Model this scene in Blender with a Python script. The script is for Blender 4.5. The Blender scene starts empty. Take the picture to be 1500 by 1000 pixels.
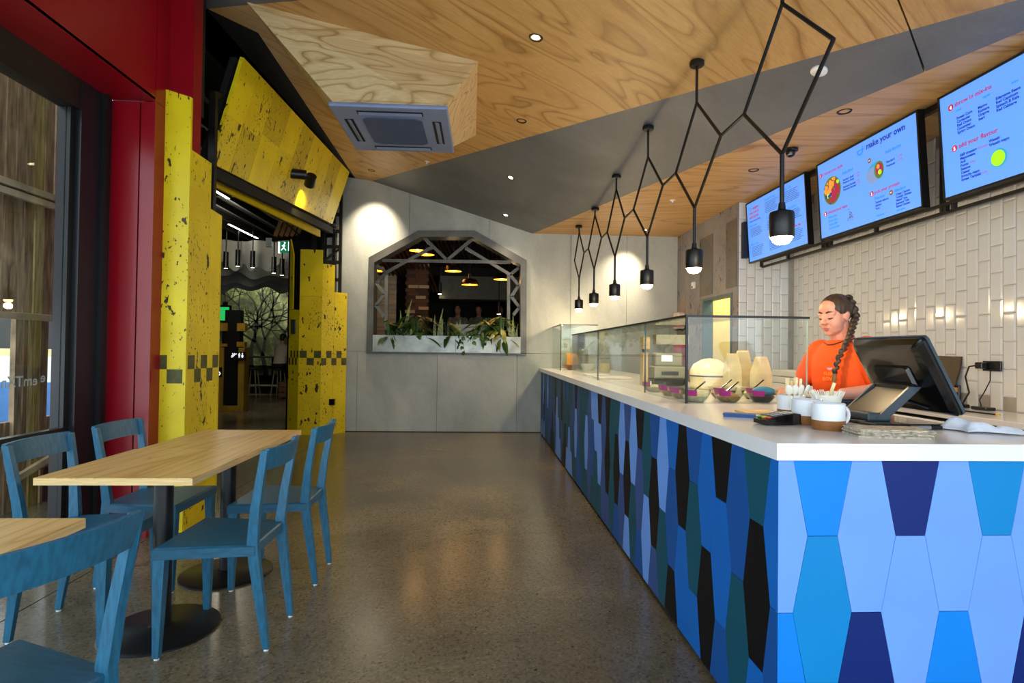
import bpy, bmesh, math, random
from mathutils import Vector, Matrix, noise

random.seed(7)
scene = bpy.context.scene
COL = scene.collection

# ------------------------------------------------------------------ camera
def make_camera():
    yaw, pitch, roll = math.radians(2.95), math.radians(0.88), math.radians(0.73)
    fwd = Vector((math.sin(yaw) * math.cos(pitch), math.cos(yaw) * math.cos(pitch), math.sin(pitch)))
    right = Vector((math.cos(yaw), -math.sin(yaw), 0))
    up = right.cross(fwd)
    r = right * math.cos(roll) + up * math.sin(roll)
    u = up * math.cos(roll) - right * math.sin(roll)
    cd = bpy.data.cameras.new('camera')
    cd.sensor_width = 36.0
    cd.lens = 835.0 / 1500.0 * 36.0
    cd.clip_start = 0.05
    co = bpy.data.objects.new('camera', cd)
    M = Matrix((r, u, -fwd)).transposed().to_4x4()
    M.translation = Vector((0, 0, 1.3))
    co.matrix_world = M
    COL.objects.link(co)
    scene.camera = co
make_camera()

# ------------------------------------------------------------------ world and exposure
world = bpy.data.worlds.new('daylight')
scene.world = world
world.use_nodes = True
_bg = world.node_tree.nodes['Background']
_bg.inputs['Color'].default_value = (0.80, 0.91, 1.0, 1)
_bg.inputs['Strength'].default_value = 2.6
scene.view_settings.view_transform = 'Standard'
scene.view_settings.look = 'None'
scene.view_settings.gamma = 1.0
scene.view_settings.use_curve_mapping = False
scene.view_settings.exposure = 0.55

# ------------------------------------------------------------------ colours and materials
def lin(h):
    h = h.lstrip('#')
    out = []
    for i in (0, 2, 4):
        c = int(h[i:i + 2], 16) / 255.0
        out.append(c / 12.92 if c <= 0.04045 else ((c + 0.055) / 1.055) ** 2.4)
    return (out[0], out[1], out[2], 1.0)

MATS = {}
def new_mat(name):
    m = bpy.data.materials.new(name)
    m.use_nodes = True
    MATS[name] = m
    nt = m.node_tree
    return m, nt, nt.nodes['Principled BSDF']

def N(nt, typ, **kw):
    n = nt.nodes.new(typ)
    for k, v in kw.items():
        setattr(n, k, v)
    return n

def setin(n, **kw):
    for k, v in kw.items():
        n.inputs[k.replace('_', ' ')].default_value = v
    return n

def objcoord(nt, scale=(1, 1, 1), rot=(0, 0, 0)):
    tc = N(nt, 'ShaderNodeTexCoord')
    mp = N(nt, 'ShaderNodeMapping')
    mp.inputs['Scale'].default_value = scale
    mp.inputs['Rotation'].default_value = rot
    nt.links.new(tc.outputs['Object'], mp.inputs['Vector'])
    return mp.outputs['Vector']

def ramp(nt, fac, stops):
    r = N(nt, 'ShaderNodeValToRGB')
    els = r.color_ramp.elements
    while len(els) < len(stops):
        els.new(0.5)
    for e, (p, c) in zip(els, stops):
        e.position = p
        e.color = c
    nt.links.new(fac, r.inputs['Fac'])
    return r.outputs['Color']

def bump(nt, bsdf, height, strength=0.3, dist=0.01):
    b = N(nt, 'ShaderNodeBump')
    b.inputs['Strength'].default_value = strength
    b.inputs['Distance'].default_value = dist
    nt.links.new(height, b.inputs['Height'])
    nt.links.new(b.outputs['Normal'], bsdf.inputs['Normal'])

def plain(name, hexc, rough=0.5, metal=0.0, var=0.08, vscale=6.0, spec=0.5, stretch=(1, 1, 1), coat=0.0, bumpy=0.0):
    m, nt, b = new_mat(name)
    c = lin(hexc)
    v = objcoord(nt, stretch)
    n = setin(N(nt, 'ShaderNodeTexNoise'), Scale=vscale, Detail=4.0)
    nt.links.new(v, n.inputs['Vector'])
    lo = tuple(max(0, x * (1 - var * 1.6)) for x in c[:3]) + (1,)
    hi = tuple(min(1, x * (1 + var * 1.6)) for x in c[:3]) + (1,)
    nt.links.new(ramp(nt, n.outputs['Fac'], [(0.3, lo), (0.7, hi)]), b.inputs['Base Color'])
    b.inputs['Roughness'].default_value = rough
    b.inputs['Metallic'].default_value = metal
    b.inputs['Specular IOR Level'].default_value = spec
    b.inputs['Coat Weight'].default_value = coat
    if bumpy:
        bump(nt, b, n.outputs['Fac'], bumpy, 0.004)
    return m

def emit(name, hexc, strength):
    m, nt, b = new_mat(name)
    c = lin(hexc)
    b.inputs['Base Color'].default_value = c
    b.inputs['Emission Color'].default_value = c
    b.inputs['Emission Strength'].default_value = strength
    b.inputs['Roughness'].default_value = 0.4
    return m

def glassy(name, tint=(0.93, 0.98, 0.96, 1), refl=1.0, rough=0.0):
    m, nt, b = new_mat(name)
    nt.nodes.remove(b)
    out = nt.nodes['Material Output']
    tr = N(nt, 'ShaderNodeBsdfTransparent')
    tr.inputs['Color'].default_value = tint
    gl = N(nt, 'ShaderNodeBsdfGlossy')
    gl.inputs['Roughness'].default_value = rough
    fr = N(nt, 'ShaderNodeLayerWeight')          # Schlick reflectance, the same from both faces of the pane
    pw = N(nt, 'ShaderNodeMath', operation='POWER')
    pw.inputs[1].default_value = 5.0
    nt.links.new(fr.outputs['Facing'], pw.inputs[0])
    mu = N(nt, 'ShaderNodeMath', operation='MULTIPLY_ADD')
    mu.inputs[1].default_value = 0.93 * refl
    mu.inputs[2].default_value = 0.035 * refl
    nt.links.new(pw.outputs[0], mu.inputs[0])
    mx = N(nt, 'ShaderNodeMixShader')
    nt.links.new(mu.outputs[0], mx.inputs['Fac'])
    nt.links.new(tr.outputs[0], mx.inputs[1])
    nt.links.new(gl.outputs[0], mx.inputs[2])
    nt.links.new(mx.outputs[0], out.inputs['Surface'])
    return m

def plywood(name, light, mid, dark, angle, scale=1.0, stretch=4.5, rough=0.5):
    """rotary-cut veneer: contour bands of a stretched, distorted noise field"""
    m, nt, b = new_mat(name)
    tc = N(nt, 'ShaderNodeTexCoord')
    rot = N(nt, 'ShaderNodeMapping')
    rot.inputs['Rotation'].default_value = (0, 0, -angle)
    nt.links.new(tc.outputs['Object'], rot.inputs['Vector'])
    mp = N(nt, 'ShaderNodeMapping')
    mp.inputs['Scale'].default_value = (scale / stretch, scale, scale)
    nt.links.new(rot.outputs['Vector'], mp.inputs['Vector'])
    n1 = setin(N(nt, 'ShaderNodeTexNoise'), Scale=1.9, Detail=2.0, Roughness=0.45, Distortion=0.9)
    nt.links.new(mp.outputs['Vector'], n1.inputs['Vector'])
    mul = N(nt, 'ShaderNodeMath', operation='MULTIPLY')
    mul.inputs[1].default_value = 10.0
    nt.links.new(n1.outputs['Fac'], mul.inputs[0])
    fr = N(nt, 'ShaderNodeMath', operation='FRACT')
    nt.links.new(mul.outputs[0], fr.inputs[0])
    band = ramp(nt, fr.outputs[0], [(0.0, lin(mid)), (0.16, lin(light)), (0.62, lin(light)), (0.84, lin(mid)), (0.96, lin(dark)), (1.0, lin(mid))])
    fine = N(nt, 'ShaderNodeMapping')
    fine.inputs['Scale'].default_value = (3.0, 90.0, 90.0)
    nt.links.new(rot.outputs['Vector'], fine.inputs['Vector'])
    n2 = setin(N(nt, 'ShaderNodeTexNoise'), Scale=1.0, Detail=3.0)
    nt.links.new(fine.outputs['Vector'], n2.inputs['Vector'])
    mx = N(nt, 'ShaderNodeMix', data_type='RGBA', blend_type='MULTIPLY')
    mx.inputs['Factor'].default_value = 0.35
    n3 = setin(N(nt, 'ShaderNodeTexNoise'), Scale=2.3, Detail=4.0)
    nt.links.new(mp.outputs['Vector'], n3.inputs['Vector'])
    soft = N(nt, 'ShaderNodeMix', data_type='RGBA')        # figure fades in and out across the sheet
    nt.links.new(ramp(nt, n3.outputs['Fac'], [(0.32, (0.3, 0.3, 0.3, 1)), (0.58, (1, 1, 1, 1))]), soft.inputs['Factor'])
    nt.links.new(ramp(nt, n3.outputs['Fac'], [(0.3, lin(mid)), (0.55, lin(light))]), soft.inputs['A'])
    nt.links.new(band, soft.inputs['B'])
    nt.links.new(soft.outputs['Result'], mx.inputs['A'])
    nt.links.new(ramp(nt, n2.outputs['Fac'], [(0.3, (0.55, 0.5, 0.42, 1)), (0.7, (1, 1, 1, 1))]), mx.inputs['B'])
    nt.links.new(mx.outputs['Result'], b.inputs['Base Color'])
    b.inputs['Roughness'].default_value = rough
    return m

def cement(name, a, c, d, scale=1.2, rough=0.6, streak=1.0):
    m, nt, b = new_mat(name)
    v = objcoord(nt, (1, 1, streak))
    n1 = setin(N(nt, 'ShaderNodeTexNoise'), Scale=scale, Detail=8.0, Roughness=0.62, Distortion=0.6)
    nt.links.new(v, n1.inputs['Vector'])
    col = ramp(nt, n1.outputs['Fac'], [(0.28, lin(a)), (0.5, lin(c)), (0.72, lin(d))])
    n2 = setin(N(nt, 'ShaderNodeTexNoise'), Scale=40.0, Detail=4.0)
    nt.links.new(objcoord(nt), n2.inputs['Vector'])
    mx = N(nt, 'ShaderNodeMix', data_type='RGBA', blend_type='MULTIPLY')
    mx.inputs['Factor'].default_value = 0.25
    nt.links.new(col, mx.inputs['A'])
    nt.links.new(ramp(nt, n2.outputs['Fac'], [(0.3, (0.6, 0.6, 0.6, 1)), (0.7, (1, 1, 1, 1))]), mx.inputs['B'])
    nt.links.new(mx.outputs['Result'], b.inputs['Base Color'])
    b.inputs['Roughness'].default_value = rough
    bump(nt, b, n2.outputs['Fac'], 0.05, 0.003)
    return m

def pitted(name, base, base2, pit, thr=0.66, sc=7.0, rough=0.45, stretch=(1, 1, 0.6), pit2=None):
    """sheet material with irregular torn pits"""
    m, nt, b = new_mat(name)
    v = objcoord(nt, stretch)
    big = setin(N(nt, 'ShaderNodeTexNoise'), Scale=2.2, Detail=2.0)
    nt.links.new(objcoord(nt), big.inputs['Vector'])
    n1 = setin(N(nt, 'ShaderNodeTexNoise'), Scale=sc, Detail=3.0, Roughness=0.55)
    nt.links.new(v, n1.inputs['Vector'])
    n3 = setin(N(nt, 'ShaderNodeTexNoise'), Scale=sc * 4.5, Detail=2.0, Roughness=0.5)
    nt.links.new(v, n3.inputs['Vector'])
    a1 = N(nt, 'ShaderNodeMath', operation='MULTIPLY_ADD')      # clusters of pits where the big field is high
    a1.inputs[1].default_value = 0.22
    nt.links.new(big.outputs['Fac'], a1.inputs[0])
    nt.links.new(n1.outputs['Fac'], a1.inputs[2])
    a2 = N(nt, 'ShaderNodeMath', operation='MULTIPLY_ADD')
    a2.inputs[1].default_value = 0.22
    nt.links.new(big.outputs['Fac'], a2.inputs[0])
    nt.links.new(n3.outputs['Fac'], a2.inputs[2])
    m1 = ramp(nt, a1.outputs[0], [(thr + 0.115, (0, 0, 0, 1)), (thr + 0.135, (1, 1, 1, 1))])
    m2 = ramp(nt, a2.outputs[0], [(thr + 0.13, (0, 0, 0, 1)), (thr + 0.145, (1, 1, 1, 1))])
    mxm = N(nt, 'ShaderNodeMath', operation='MAXIMUM')
    nt.links.new(m1, mxm.inputs[0])
    nt.links.new(m2, mxm.inputs[1])
    n2 = setin(N(nt, 'ShaderNodeTexNoise'), Scale=3.0, Detail=5.0)
    nt.links.new(objcoord(nt), n2.inputs['Vector'])
    basec = ramp(nt, n2.outputs['Fac'], [(0.3, lin(base2)), (0.65, lin(base))])
    mx = N(nt, 'ShaderNodeMix', data_type='RGBA')
    nt.links.new(mxm.outputs[0], mx.inputs['Factor'])
    nt.links.new(basec, mx.inputs['A'])
    mx.inputs['B'].default_value = lin(pit)
    if pit2:
        nt.links.new(ramp(nt, n2.outputs['Fac'], [(0.42, lin(pit)), (0.58, lin(pit2))]), mx.inputs['B'])
    nt.links.new(mx.outputs['Result'], b.inputs['Base Color'])
    b.inputs['Roughness'].default_value = rough
    inv = N(nt, 'ShaderNodeMath', operation='SUBTRACT')
    inv.inputs[0].default_value = 1.0
    nt.links.new(mxm.outputs[0], inv.inputs[1])
    bump(nt, b, inv.outputs[0], 0.5, 0.006)
    return m

def polished_floor():
    m, nt, b = new_mat('polished_concrete')
    v = objcoord(nt)
    big = setin(N(nt, 'ShaderNodeTexNoise'), Scale=0.9, Detail=6.0, Roughness=0.6, Distortion=0.4)
    nt.links.new(v, big.inputs['Vector'])
    col = ramp(nt, big.outputs['Fac'], [(0.28, lin('5a5243')), (0.5, lin('6e6554')), (0.72, lin('837862'))])
    agg = setin(N(nt, 'ShaderNodeTexVoronoi'), Scale=95.0, Randomness=1.0)
    nt.links.new(v, agg.inputs['Vector'])
    aggc = ramp(nt, agg.outputs['Color'], [(0.0, (0.32, 0.30, 0.28, 1)), (0.35, (0.8, 0.78, 0.74, 1)), (0.8, (1.0, 1.0, 1.0, 1)), (1.0, (1.45, 1.4, 1.3, 1))])
    mx = N(nt, 'ShaderNodeMix', data_type='RGBA', blend_type='MULTIPLY')
    mx.inputs['Factor'].default_value = 0.85
    nt.links.new(col, mx.inputs['A'])
    nt.links.new(aggc, mx.inputs['B'])
    pits = setin(N(nt, 'ShaderNodeTexNoise'), Scale=28.0, Detail=2.0)
    nt.links.new(v, pits.inputs['Vector'])
    mx2 = N(nt, 'ShaderNodeMix', data_type='RGBA')
    nt.links.new(ramp(nt, pits.outputs['Fac'], [(0.72, (0, 0, 0, 1)), (0.745, (1, 1, 1, 1))]), mx2.inputs['Factor'])
    nt.links.new(mx.outputs['Result'], mx2.inputs['A'])
    mx2.inputs['B'].default_value = lin('2a251e')
    nt.links.new(mx2.outputs['Result'], b.inputs['Base Color'])
    nt.links.new(ramp(nt, big.outputs['Fac'], [(0.3, (0.16, 0.16, 0.16, 1)), (0.7, (0.27, 0.27, 0.27, 1))]), b.inputs['Roughness'])
    b.inputs['Specular IOR Level'].default_value = 0.5
    return m

M_floor = polished_floor()
M_ply_main = plywood('pine_plywood', 'cfa566', 'bd9150', '9a7038', math.radians(37))
M_ply_right = plywood('pine_plywood_bulkhead', 'cfa56c', 'bf9458', '9d7240', math.radians(-8), stretch=7.0)
M_ply_box = plywood('pale_pine_plywood', 'd8bf8f', 'c5a672', '9a7843', math.radians(12), scale=1.25)
M_grey_ceiling = cement('grey_ceiling_sheet', '5c5e63', '6b6d72', '7a7c80', 0.9, 0.55)
M_cement = cement('cement_sheet', '979d9b', 'b2b8b5', 'c6cac6', 1.1, 0.55, 0.6)
M_speck = pitted('recycled_grey_board', '8a888b', '79777b', '3a322c', 0.62, 12.0, 0.5, (1, 1, 0.55), 'a5762f')
M_speck_dark = pitted('recycled_dark_board', '66635f', '585552', '2b2622', 0.63, 12.0, 0.5, (1, 1, 0.5), '8c6528')
M_yellow = pitted('yellow_recycled_board', 'ecd70c', 'dcc406', '38260e', 0.665, 13.0)
M_yellow_b = pitted('yellow_recycled_board_heavy', 'e6cf0c', 'd4ba06', '38260e', 0.63, 14.0, 0.45, (1, 1, 0.5))
M_yellow_c = pitted('yellow_recycled_board_dull', 'd2bc0a', 'c4aa06', '38260e', 0.635, 14.0, 0.45, (1, 1, 0.5))
M_yellow_plain = plain('yellow_edge', 'd8c00a', 0.5, var=0.05)
M_check = plain('dark_olive_inlay', '4a4a16', 0.55, var=0.2, vscale=20)
M_red = plain('deep_red_panel', '8c0618', 0.28, var=0.04, vscale=2)
M_red_dark = plain('dark_red_groove', '2a0207', 0.5, var=0.04)
M_black_metal = plain('black_powdercoat', '0d0e11', 0.38, var=0.1)
M_frame = plain('black_window_frame', '14171d', 0.32, var=0.08)
M_steel_dark = plain('raw_dark_steel', '34322f', 0.4, 0.75, var=0.2, vscale=8)
M_steel_frame = plain('raw_grey_steel', '5f605d', 0.42, 0.35, var=0.16, vscale=5)
M_galv = plain('galvanised_planter_steel', 'a4aaa4', 0.38, 0.45, var=0.2, vscale=5)
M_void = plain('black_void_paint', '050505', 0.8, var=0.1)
M_glass = glassy('clear_glass', (0.955, 0.985, 0.97, 1), 1.0)
M_glass_window = glassy('window_glass', (0.90, 0.93, 0.93, 1), 0.8)
M_glass_edge = plain('green_glass_edge', '0c2b22', 0.15, var=0.05)
M_white_stone = plain('white_quartz', 'e9e8ea', 0.16, var=0.015, vscale=90, spec=0.55)
M_tile = plain('white_glazed_tile', 'dedfdf', 0.10, var=0.03, vscale=2.0, spec=0.6)
M_grout = plain('pale_grout', 'a09b92', 0.8, var=0.1)
M_chair = plain('blue_stained_wood', '20607f', 0.45, var=0.16, vscale=14, stretch=(6, 6, 1.2))
M_seat = plain('blue_stained_seat', '1b5672', 0.4, var=0.14, vscale=14, stretch=(1.2, 6, 6))
M_birch = plywood('birch_tabletop', 'e2b874', 'd8ab62', 'c6954e', math.radians(85), scale=2.0, stretch=9.0, rough=0.42)
M_birch_edge = plain('birch_ply_edge', 'dcbc82', 0.5, var=0.12, vscale=8, stretch=(1, 1, 40))
M_white_plastic = plain('white_plastic', 'e6e6e4', 0.4, var=0.03)
M_black_plastic = plain('black_plastic', '0c0c0e', 0.22, var=0.1, coat=0.3)
M_black_matte = plain('black_matte', '0a0a0a', 0.6, var=0.1)
M_grey_plastic = plain('slate_plastic', '3e4a54', 0.35, var=0.06)
M_ac = plain('grey_cassette_plastic', '7483a6', 0.4, var=0.03)
M_ac_dark = plain('dark_cassette_grille', '3d4d70', 0.45, var=0.05)
M_bulb = emit('glowing_bulb', 'ffdc9c', 30.0)
M_downlight = emit('glowing_downlight', 'ffe6bc', 14.0)
M_led = emit('linear_led', 'fff2dc', 9.0)

# ------------------------------------------------------------------ mesh helpers
class MB:
    """collects primitive shapes and links them as one mesh object"""
    def __init__(self):
        self.v = []; self.f = []; self.mi = []; self.cur = 0
    def mat(self, i):
        self.cur = i; return self
    def add(self, vs, fs):
        o = len(self.v)
        self.v += [tuple(p) for p in vs]
        self.f += [tuple(i + o for i in f) for f in fs]
        self.mi += [self.cur] * len(fs)
        return self
    def box(self, x0, x1, y0, y1, z0, z1):
        vs = [(x0, y0, z0), (x1, y0, z0), (x1, y1, z0), (x0, y1, z0), (x0, y0, z1), (x1, y0, z1), (x1, y1, z1), (x0, y1, z1)]
        return self.hexa(vs)
    def hexa(self, vs):
        return self.add(vs, [(3, 2, 1, 0), (4, 5, 6, 7), (0, 1, 5, 4), (1, 2, 6, 5), (2, 3, 7, 6), (3, 0, 4, 7)])
    def cbox(self, c, s, rz=0.0, tilt=None):
        M = Matrix.Rotation(rz, 3, 'Z')
        if tilt is not None:
            M = M @ Matrix.Rotation(tilt[0], 3, tilt[1])
        vs = []
        for dz in (-1, 1):
            for dx, dy in ((-1, -1), (1, -1), (1, 1), (-1, 1)):
                vs.append(Vector(c) + M @ Vector((dx * s[0] / 2, dy * s[1] / 2, dz * s[2] / 2)))
        return self.hexa(vs)
    def bevbox(self, x0, x1, y0, y1, z0, z1, r=0.01, seg=2):
        bm = bmesh.new()
        bmesh.ops.create_cube(bm, size=1.0)
        for v in bm.verts:
            v.co = Vector((x0 + (v.co.x + .5) * (x1 - x0), y0 + (v.co.y + .5) * (y1 - y0), z0 + (v.co.z + .5) * (z1 - z0)))
        bmesh.ops.bevel(bm, geom=list(bm.edges), offset=r, segments=seg, affect='EDGES', profile=0.5)
        return self.frombm(bm)
    def frombm(self, bm, M=None):
        bm.verts.index_update()
        vs = [(M @ v.co if M else v.co.copy()) for v in bm.verts]
        fs = [tuple(v.index for v in f.verts) for f in bm.faces]
        bm.free()
        return self.add(vs, fs)
    def prism(self, poly, d):
        """poly: planar list of 3-D points, d: extrusion vector"""
        n = len(poly); d = Vector(d)
        a = [Vector(p) for p in poly]; b = [p + d for p in a]
        fs = [tuple(range(n))[::-1], tuple(range(n, 2 * n))]
        for i in range(n):
            j = (i + 1) % n
            fs.append((i, j, n + j, n + i))
        return self.add(a + b, fs)
    def loft(self, rings, cap=True, closed=False):
        n = len(rings[0]); vs = [p for r in rings for p in r]; fs = []
        R = len(rings)
        for k in range(R if closed else R - 1):
            a = k * n; b = ((k + 1) % R) * n
            for i in range(n):
                j = (i + 1) % n
                fs.append((a + i, a + j, b + j, b + i))
        if cap and not closed:
            fs.append(tuple(range(n))[::-1]); fs.append(tuple((R - 1) * n + i for i in range(n)))
        return self.add(vs, fs)
    def tube(self, pts, r, n=8, r2=None, cap=True):
        pts = [Vector(p) for p in pts]
        rings = []
        m = len(pts)
        prev = None
        for k in range(m):
            if k == 0: t = pts[1] - pts[0]
            elif k == m - 1: t = pts[-1] - pts[-2]
            else: t = (pts[k + 1] - pts[k]).normalized() + (pts[k] - pts[k - 1]).normalized()
            t.normalize()
            if prev is None:
                a = Vector((0, 0, 1)) if abs(t.z) < 0.9 else Vector((1, 0, 0))
                u = t.cross(a).normalized()
            else:
                u = prev - t * prev.dot(t)
                u.normalize()
            prev = u
            w = t.cross(u)
            if isinstance(r, (list, tuple)): rr = r[k]
            else: rr = r if r2 is None else r + (r2 - r) * k / (m - 1)
            rings.append([pts[k] + (u * math.cos(2 * math.pi * i / n) + w * math.sin(2 * math.pi * i / n)) * rr for i in range(n)])
        return self.loft(rings, cap)
    def bar(self, p0, p1, w, h, up=(0, 0, 1)):
        """rectangular bar between two points"""
        p0 = Vector(p0); p1 = Vector(p1)
        t = (p1 - p0).normalized(); up = Vector(up)
        s = t.cross(up)
        if s.length < 1e-4: s = t.cross(Vector((1, 0, 0)))
        s.normalize(); u = s.cross(t).normalized()
        vs = []
        for p in (p0, p1):
            for a, b in ((-1, -1), (1, -1), (1, 1), (-1, 1)):
                vs.append(p + s * a * w / 2 + u * b * h / 2)
        return self.hexa(vs)
    def lathe(self, prof, c=(0, 0, 0), n=20, cap=False):
        """prof: list of (radius, z)"""
        rings = [[(c[0] + r * math.cos(2 * math.pi * i / n), c[1] + r * math.sin(2 * math.pi * i / n), c[2] + z) for i in range(n)] for r, z in prof]
        return self.loft(rings, cap)
    def ball(self, c, r, nu=12, nv=8, M=None):
        if not isinstance(r, (tuple, list)): r = (r, r, r)
        vs = []; fs = []
        for k in range(1, nv):
            th = math.pi * k / nv
            for i in range(nu):
                ph = 2 * math.pi * i / nu
                p = Vector((r[0] * math.sin(th) * math.cos(ph), r[1] * math.sin(th) * math.sin(ph), r[2] * math.cos(th)))
                vs.append(Vector(c) + (M @ p if M else p))
        t = len(vs); pt = Vector((0, 0, r[2])); pb = Vector((0, 0, -r[2]))
        vs.append(Vector(c) + (M @ pt if M else pt)); vs.append(Vector(c) + (M @ pb if M else pb))
        for k in range(nv - 2):
            for i in range(nu):
                j = (i + 1) % nu
                fs.append((k * nu + i, (k + 1) * nu + i, (k + 1) * nu + j, k * nu + j))
        for i in range(nu):
            j = (i + 1) % nu
            fs.append((t, i, j)); fs.append((t + 1, (nv - 2) * nu + j, (nv - 2) * nu + i))
        return self.add(vs, fs)
    def mesh(self, name, mats, smooth=False):
        me = bpy.data.meshes.new(name)
        me.from_pydata(self.v, [], self.f)
        if not isinstance(mats, (list, tuple)): mats = [mats]
        for m in mats: me.materials.append(m)
        if len(mats) > 1: me.polygons.foreach_set('material_index', self.mi)
        bm = bmesh.new(); bm.from_mesh(me)
        bmesh.ops.recalc_face_normals(bm, faces=bm.faces)
        if smooth:
            for f in bm.faces: f.smooth = True
            ang = smooth if isinstance(smooth, float) else 0.7
            for e in bm.edges:
                if len(e.link_faces) == 2 and e.calc_face_angle(0) > ang: e.smooth = False
        bm.to_mesh(me); bm.free(); me.update()
        return me
    def build(self, name, mats, parent=None, smooth=False):
        off = Vector((0, 0, 0))
        if parent is not None:
            off = WPOS.get(parent.name, Vector((0, 0, 0)))
        if off.length > 0:
            self.v = [tuple(Vector(p) - off) for p in self.v]
        o = bpy.data.objects.new(name, self.mesh(name, mats, smooth))
        COL.objects.link(o)
        if parent is not None:
            o.parent = parent
            WPOS[o.name] = off
        return o

WPOS = {}     # world position of each parent's origin (children are written in world metres)

def tag(o, label=None, cat=None, group=None, kind=None):
    if label: o['label'] = label
    if cat: o['category'] = cat
    if group: o['group'] = group
    if kind: o['kind'] = kind
    return o

def thing(name, label, cat, loc=(0, 0, 0), group=None):
    o = bpy.data.objects.new(name, None)
    o.empty_display_size = 0.1
    o.location = loc
    COL.objects.link(o)
    WPOS[o.name] = Vector(loc)
    return tag(o, label, cat, group)

def struct(name, label=None):
    o = bpy.data.objects.new(name, None)
    o.empty_display_size = 0.1
    COL.objects.link(o)
    WPOS[o.name] = Vector((0, 0, 0))
    return tag(o, label, None, None, 'structure')

def inst(name, mesh, parent, loc=(0, 0, 0), rot=(0, 0, 0), scale=(1, 1, 1)):
    """a piece that shares mesh data; loc in world metres"""
    o = bpy.data.objects.new(name, mesh)
    off = WPOS.get(parent.name, Vector((0, 0, 0))) if parent else Vector((0, 0, 0))
    o.location = Vector(loc) - off
    o.rotation_euler = rot
    o.scale = scale
    COL.objects.link(o)
    if parent: o.parent = parent
    return o

def copy_tree(o, parent=None):
    c = o.copy()
    COL.objects.link(c)
    c.parent = parent
    for ch in list(o.children):
        copy_tree(ch, c)
    return c

def textmesh(txt, size=0.05, align='LEFT', extrude=0.0, bold=0.0):
    cu = bpy.data.curves.new('lettering', 'FONT')
    cu.body = txt; cu.size = size; cu.align_x = align; cu.extrude = extrude; cu.offset = bold
    cu.resolution_u = 2
    ob = bpy.data.objects.new('lettering', cu)
    COL.objects.link(ob)
    dg = bpy.context.evaluated_depsgraph_get()
    me = bpy.data.meshes.new_from_object(ob.evaluated_get(dg))
    vs = [v.co.copy() for v in me.vertices]
    fs = [tuple(p.vertices) for p in me.polygons]
    bpy.data.objects.remove(ob); bpy.data.curves.remove(cu); bpy.data.meshes.remove(me)
    return vs, fs

def addtext(mb, txt, size, org, ux, uy, align='LEFT', bold=0.0):
    """lettering laid on the plane through org with axes ux (writing direction) and uy (up)"""
    vs, fs = textmesh(txt, size, align, 0.0, bold)
    org = Vector(org); ux = Vector(ux); uy = Vector(uy)
    mb.add([org + ux * v.x + uy * v.y for v in vs], fs)

def spot(parent, loc, target, energy, col=(1.0, 0.80, 0.55), size=70, blend=0.6, radius=0.03):
    l = bpy.data.lights.new('lamp', 'SPOT')
    l.energy = energy; l.color = col; l.spot_size = math.radians(size); l.spot_blend = blend; l.shadow_soft_size = radius
    o = bpy.data.objects.new('lamp', l)
    off = WPOS.get(parent.name, Vector((0, 0, 0))) if parent else Vector((0, 0, 0))
    o.location = Vector(loc) - off
    d = Vector(target) - Vector(loc)
    o.rotation_euler = d.to_track_quat('-Z', 'Y').to_euler()
    COL.objects.link(o)
    if parent: o.parent = parent
    return o

def point(parent, loc, energy, col=(1.0, 0.78, 0.5), radius=0.04):
    l = bpy.data.lights.new('lamp', 'POINT')
    l.energy = energy; l.color = col; l.shadow_soft_size = radius
    o = bpy.data.objects.new('lamp', l)
    off = WPOS.get(parent.name, Vector((0, 0, 0))) if parent else Vector((0, 0, 0))
    o.location = Vector(loc) - off
    COL.objects.link(o)
    if parent: o.parent = parent
    return o

# ================================================================== the setting
YF = 9.02          # face of the far wall
# ---- floor: slabs with sawn joints
floor = struct('floor', 'polished grey-brown concrete floor with sawn joints')
for (x0, x1, y0, y1) in ((-2.228, 4.2, -1.6, 4.061), (-2.228, 4.2, 4.069, 17.2), (-9.5, -2.236, -1.6, 4.061), (-9.5, -2.236, 4.069, 17.2)):
    MB().box(x0, x1, y0, y1, -0.12, 0.0).build('floor_slab', M_floor, floor)
MB().box(-9.5, 4.2, -1.6, 17.2, -0.16, -0.006).build('joint_filler', M_black_matte, floor)

# ---- ceiling: folded planes of plywood and grey sheet
def zmain(x, y): return 3.93 - 0.143 * (x + 1.77) + 0.005 * (y - 9.02)
def slab(pts, name, mat, t=0.035):
    return MB().prism(pts, (0, 0, t)).build(name, mat, ceiling)
ceiling = struct('ceiling', 'folded ceiling of plywood and grey sheets')
A = (-1.77, YF, 3.93); B = (0.77, YF, 3.16); APEX = (3.367, 2.275, 3.16)
def mp(x, y): return (x, y, zmain(x, y))
# far part of the plywood plane, split at a sheet joint that runs with the grain
def on_ridge1(y): return (-1.77 - 0.7616 * (y - 9.02), y)
r1a = on_ridge1(3.319); r1b = on_ridge1(3.311)
slab([mp(-2.21, 4.595), mp(-1.37, 4.225), mp(2.18, 2.960), (r1a[0], r1a[1], zmain(*r1a)), (A[0], A[1], A[2]), mp(-2.03, 9.02), mp(-1.913, 4.839)], 'plywood_sheet', M_ply_main)
slab([mp(2.187, 2.952), mp(3.0, 2.62), mp(3.367, 2.275), (r1b[0], r1b[1], zmain(*r1b))], 'plywood_sheet', M_ply_main)
# grey fold between the two ridges
slab([A, (r1a[0], r1a[1], zmain(*r1a)), (2.870, 3.575, 3.16), B], 'grey_sheet', M_grey_ceiling)
slab([(r1b[0], r1b[1], zmain(*r1b)), APEX, (2.875, 3.562, 3.16)], 'grey_sheet', M_grey_ceiling)
# level plywood bulkhead over the service side
slab([B, (2.872, 3.569, 3.16), APEX, (3.367, -1.6, 3.16), (3.95, -1.6, 3.16), (3.95, 6.9, 3.16), (3.2, 6.9, 3.16), (3.2, YF, 3.16)], 'plywood_sheet', M_ply_right)
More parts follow.
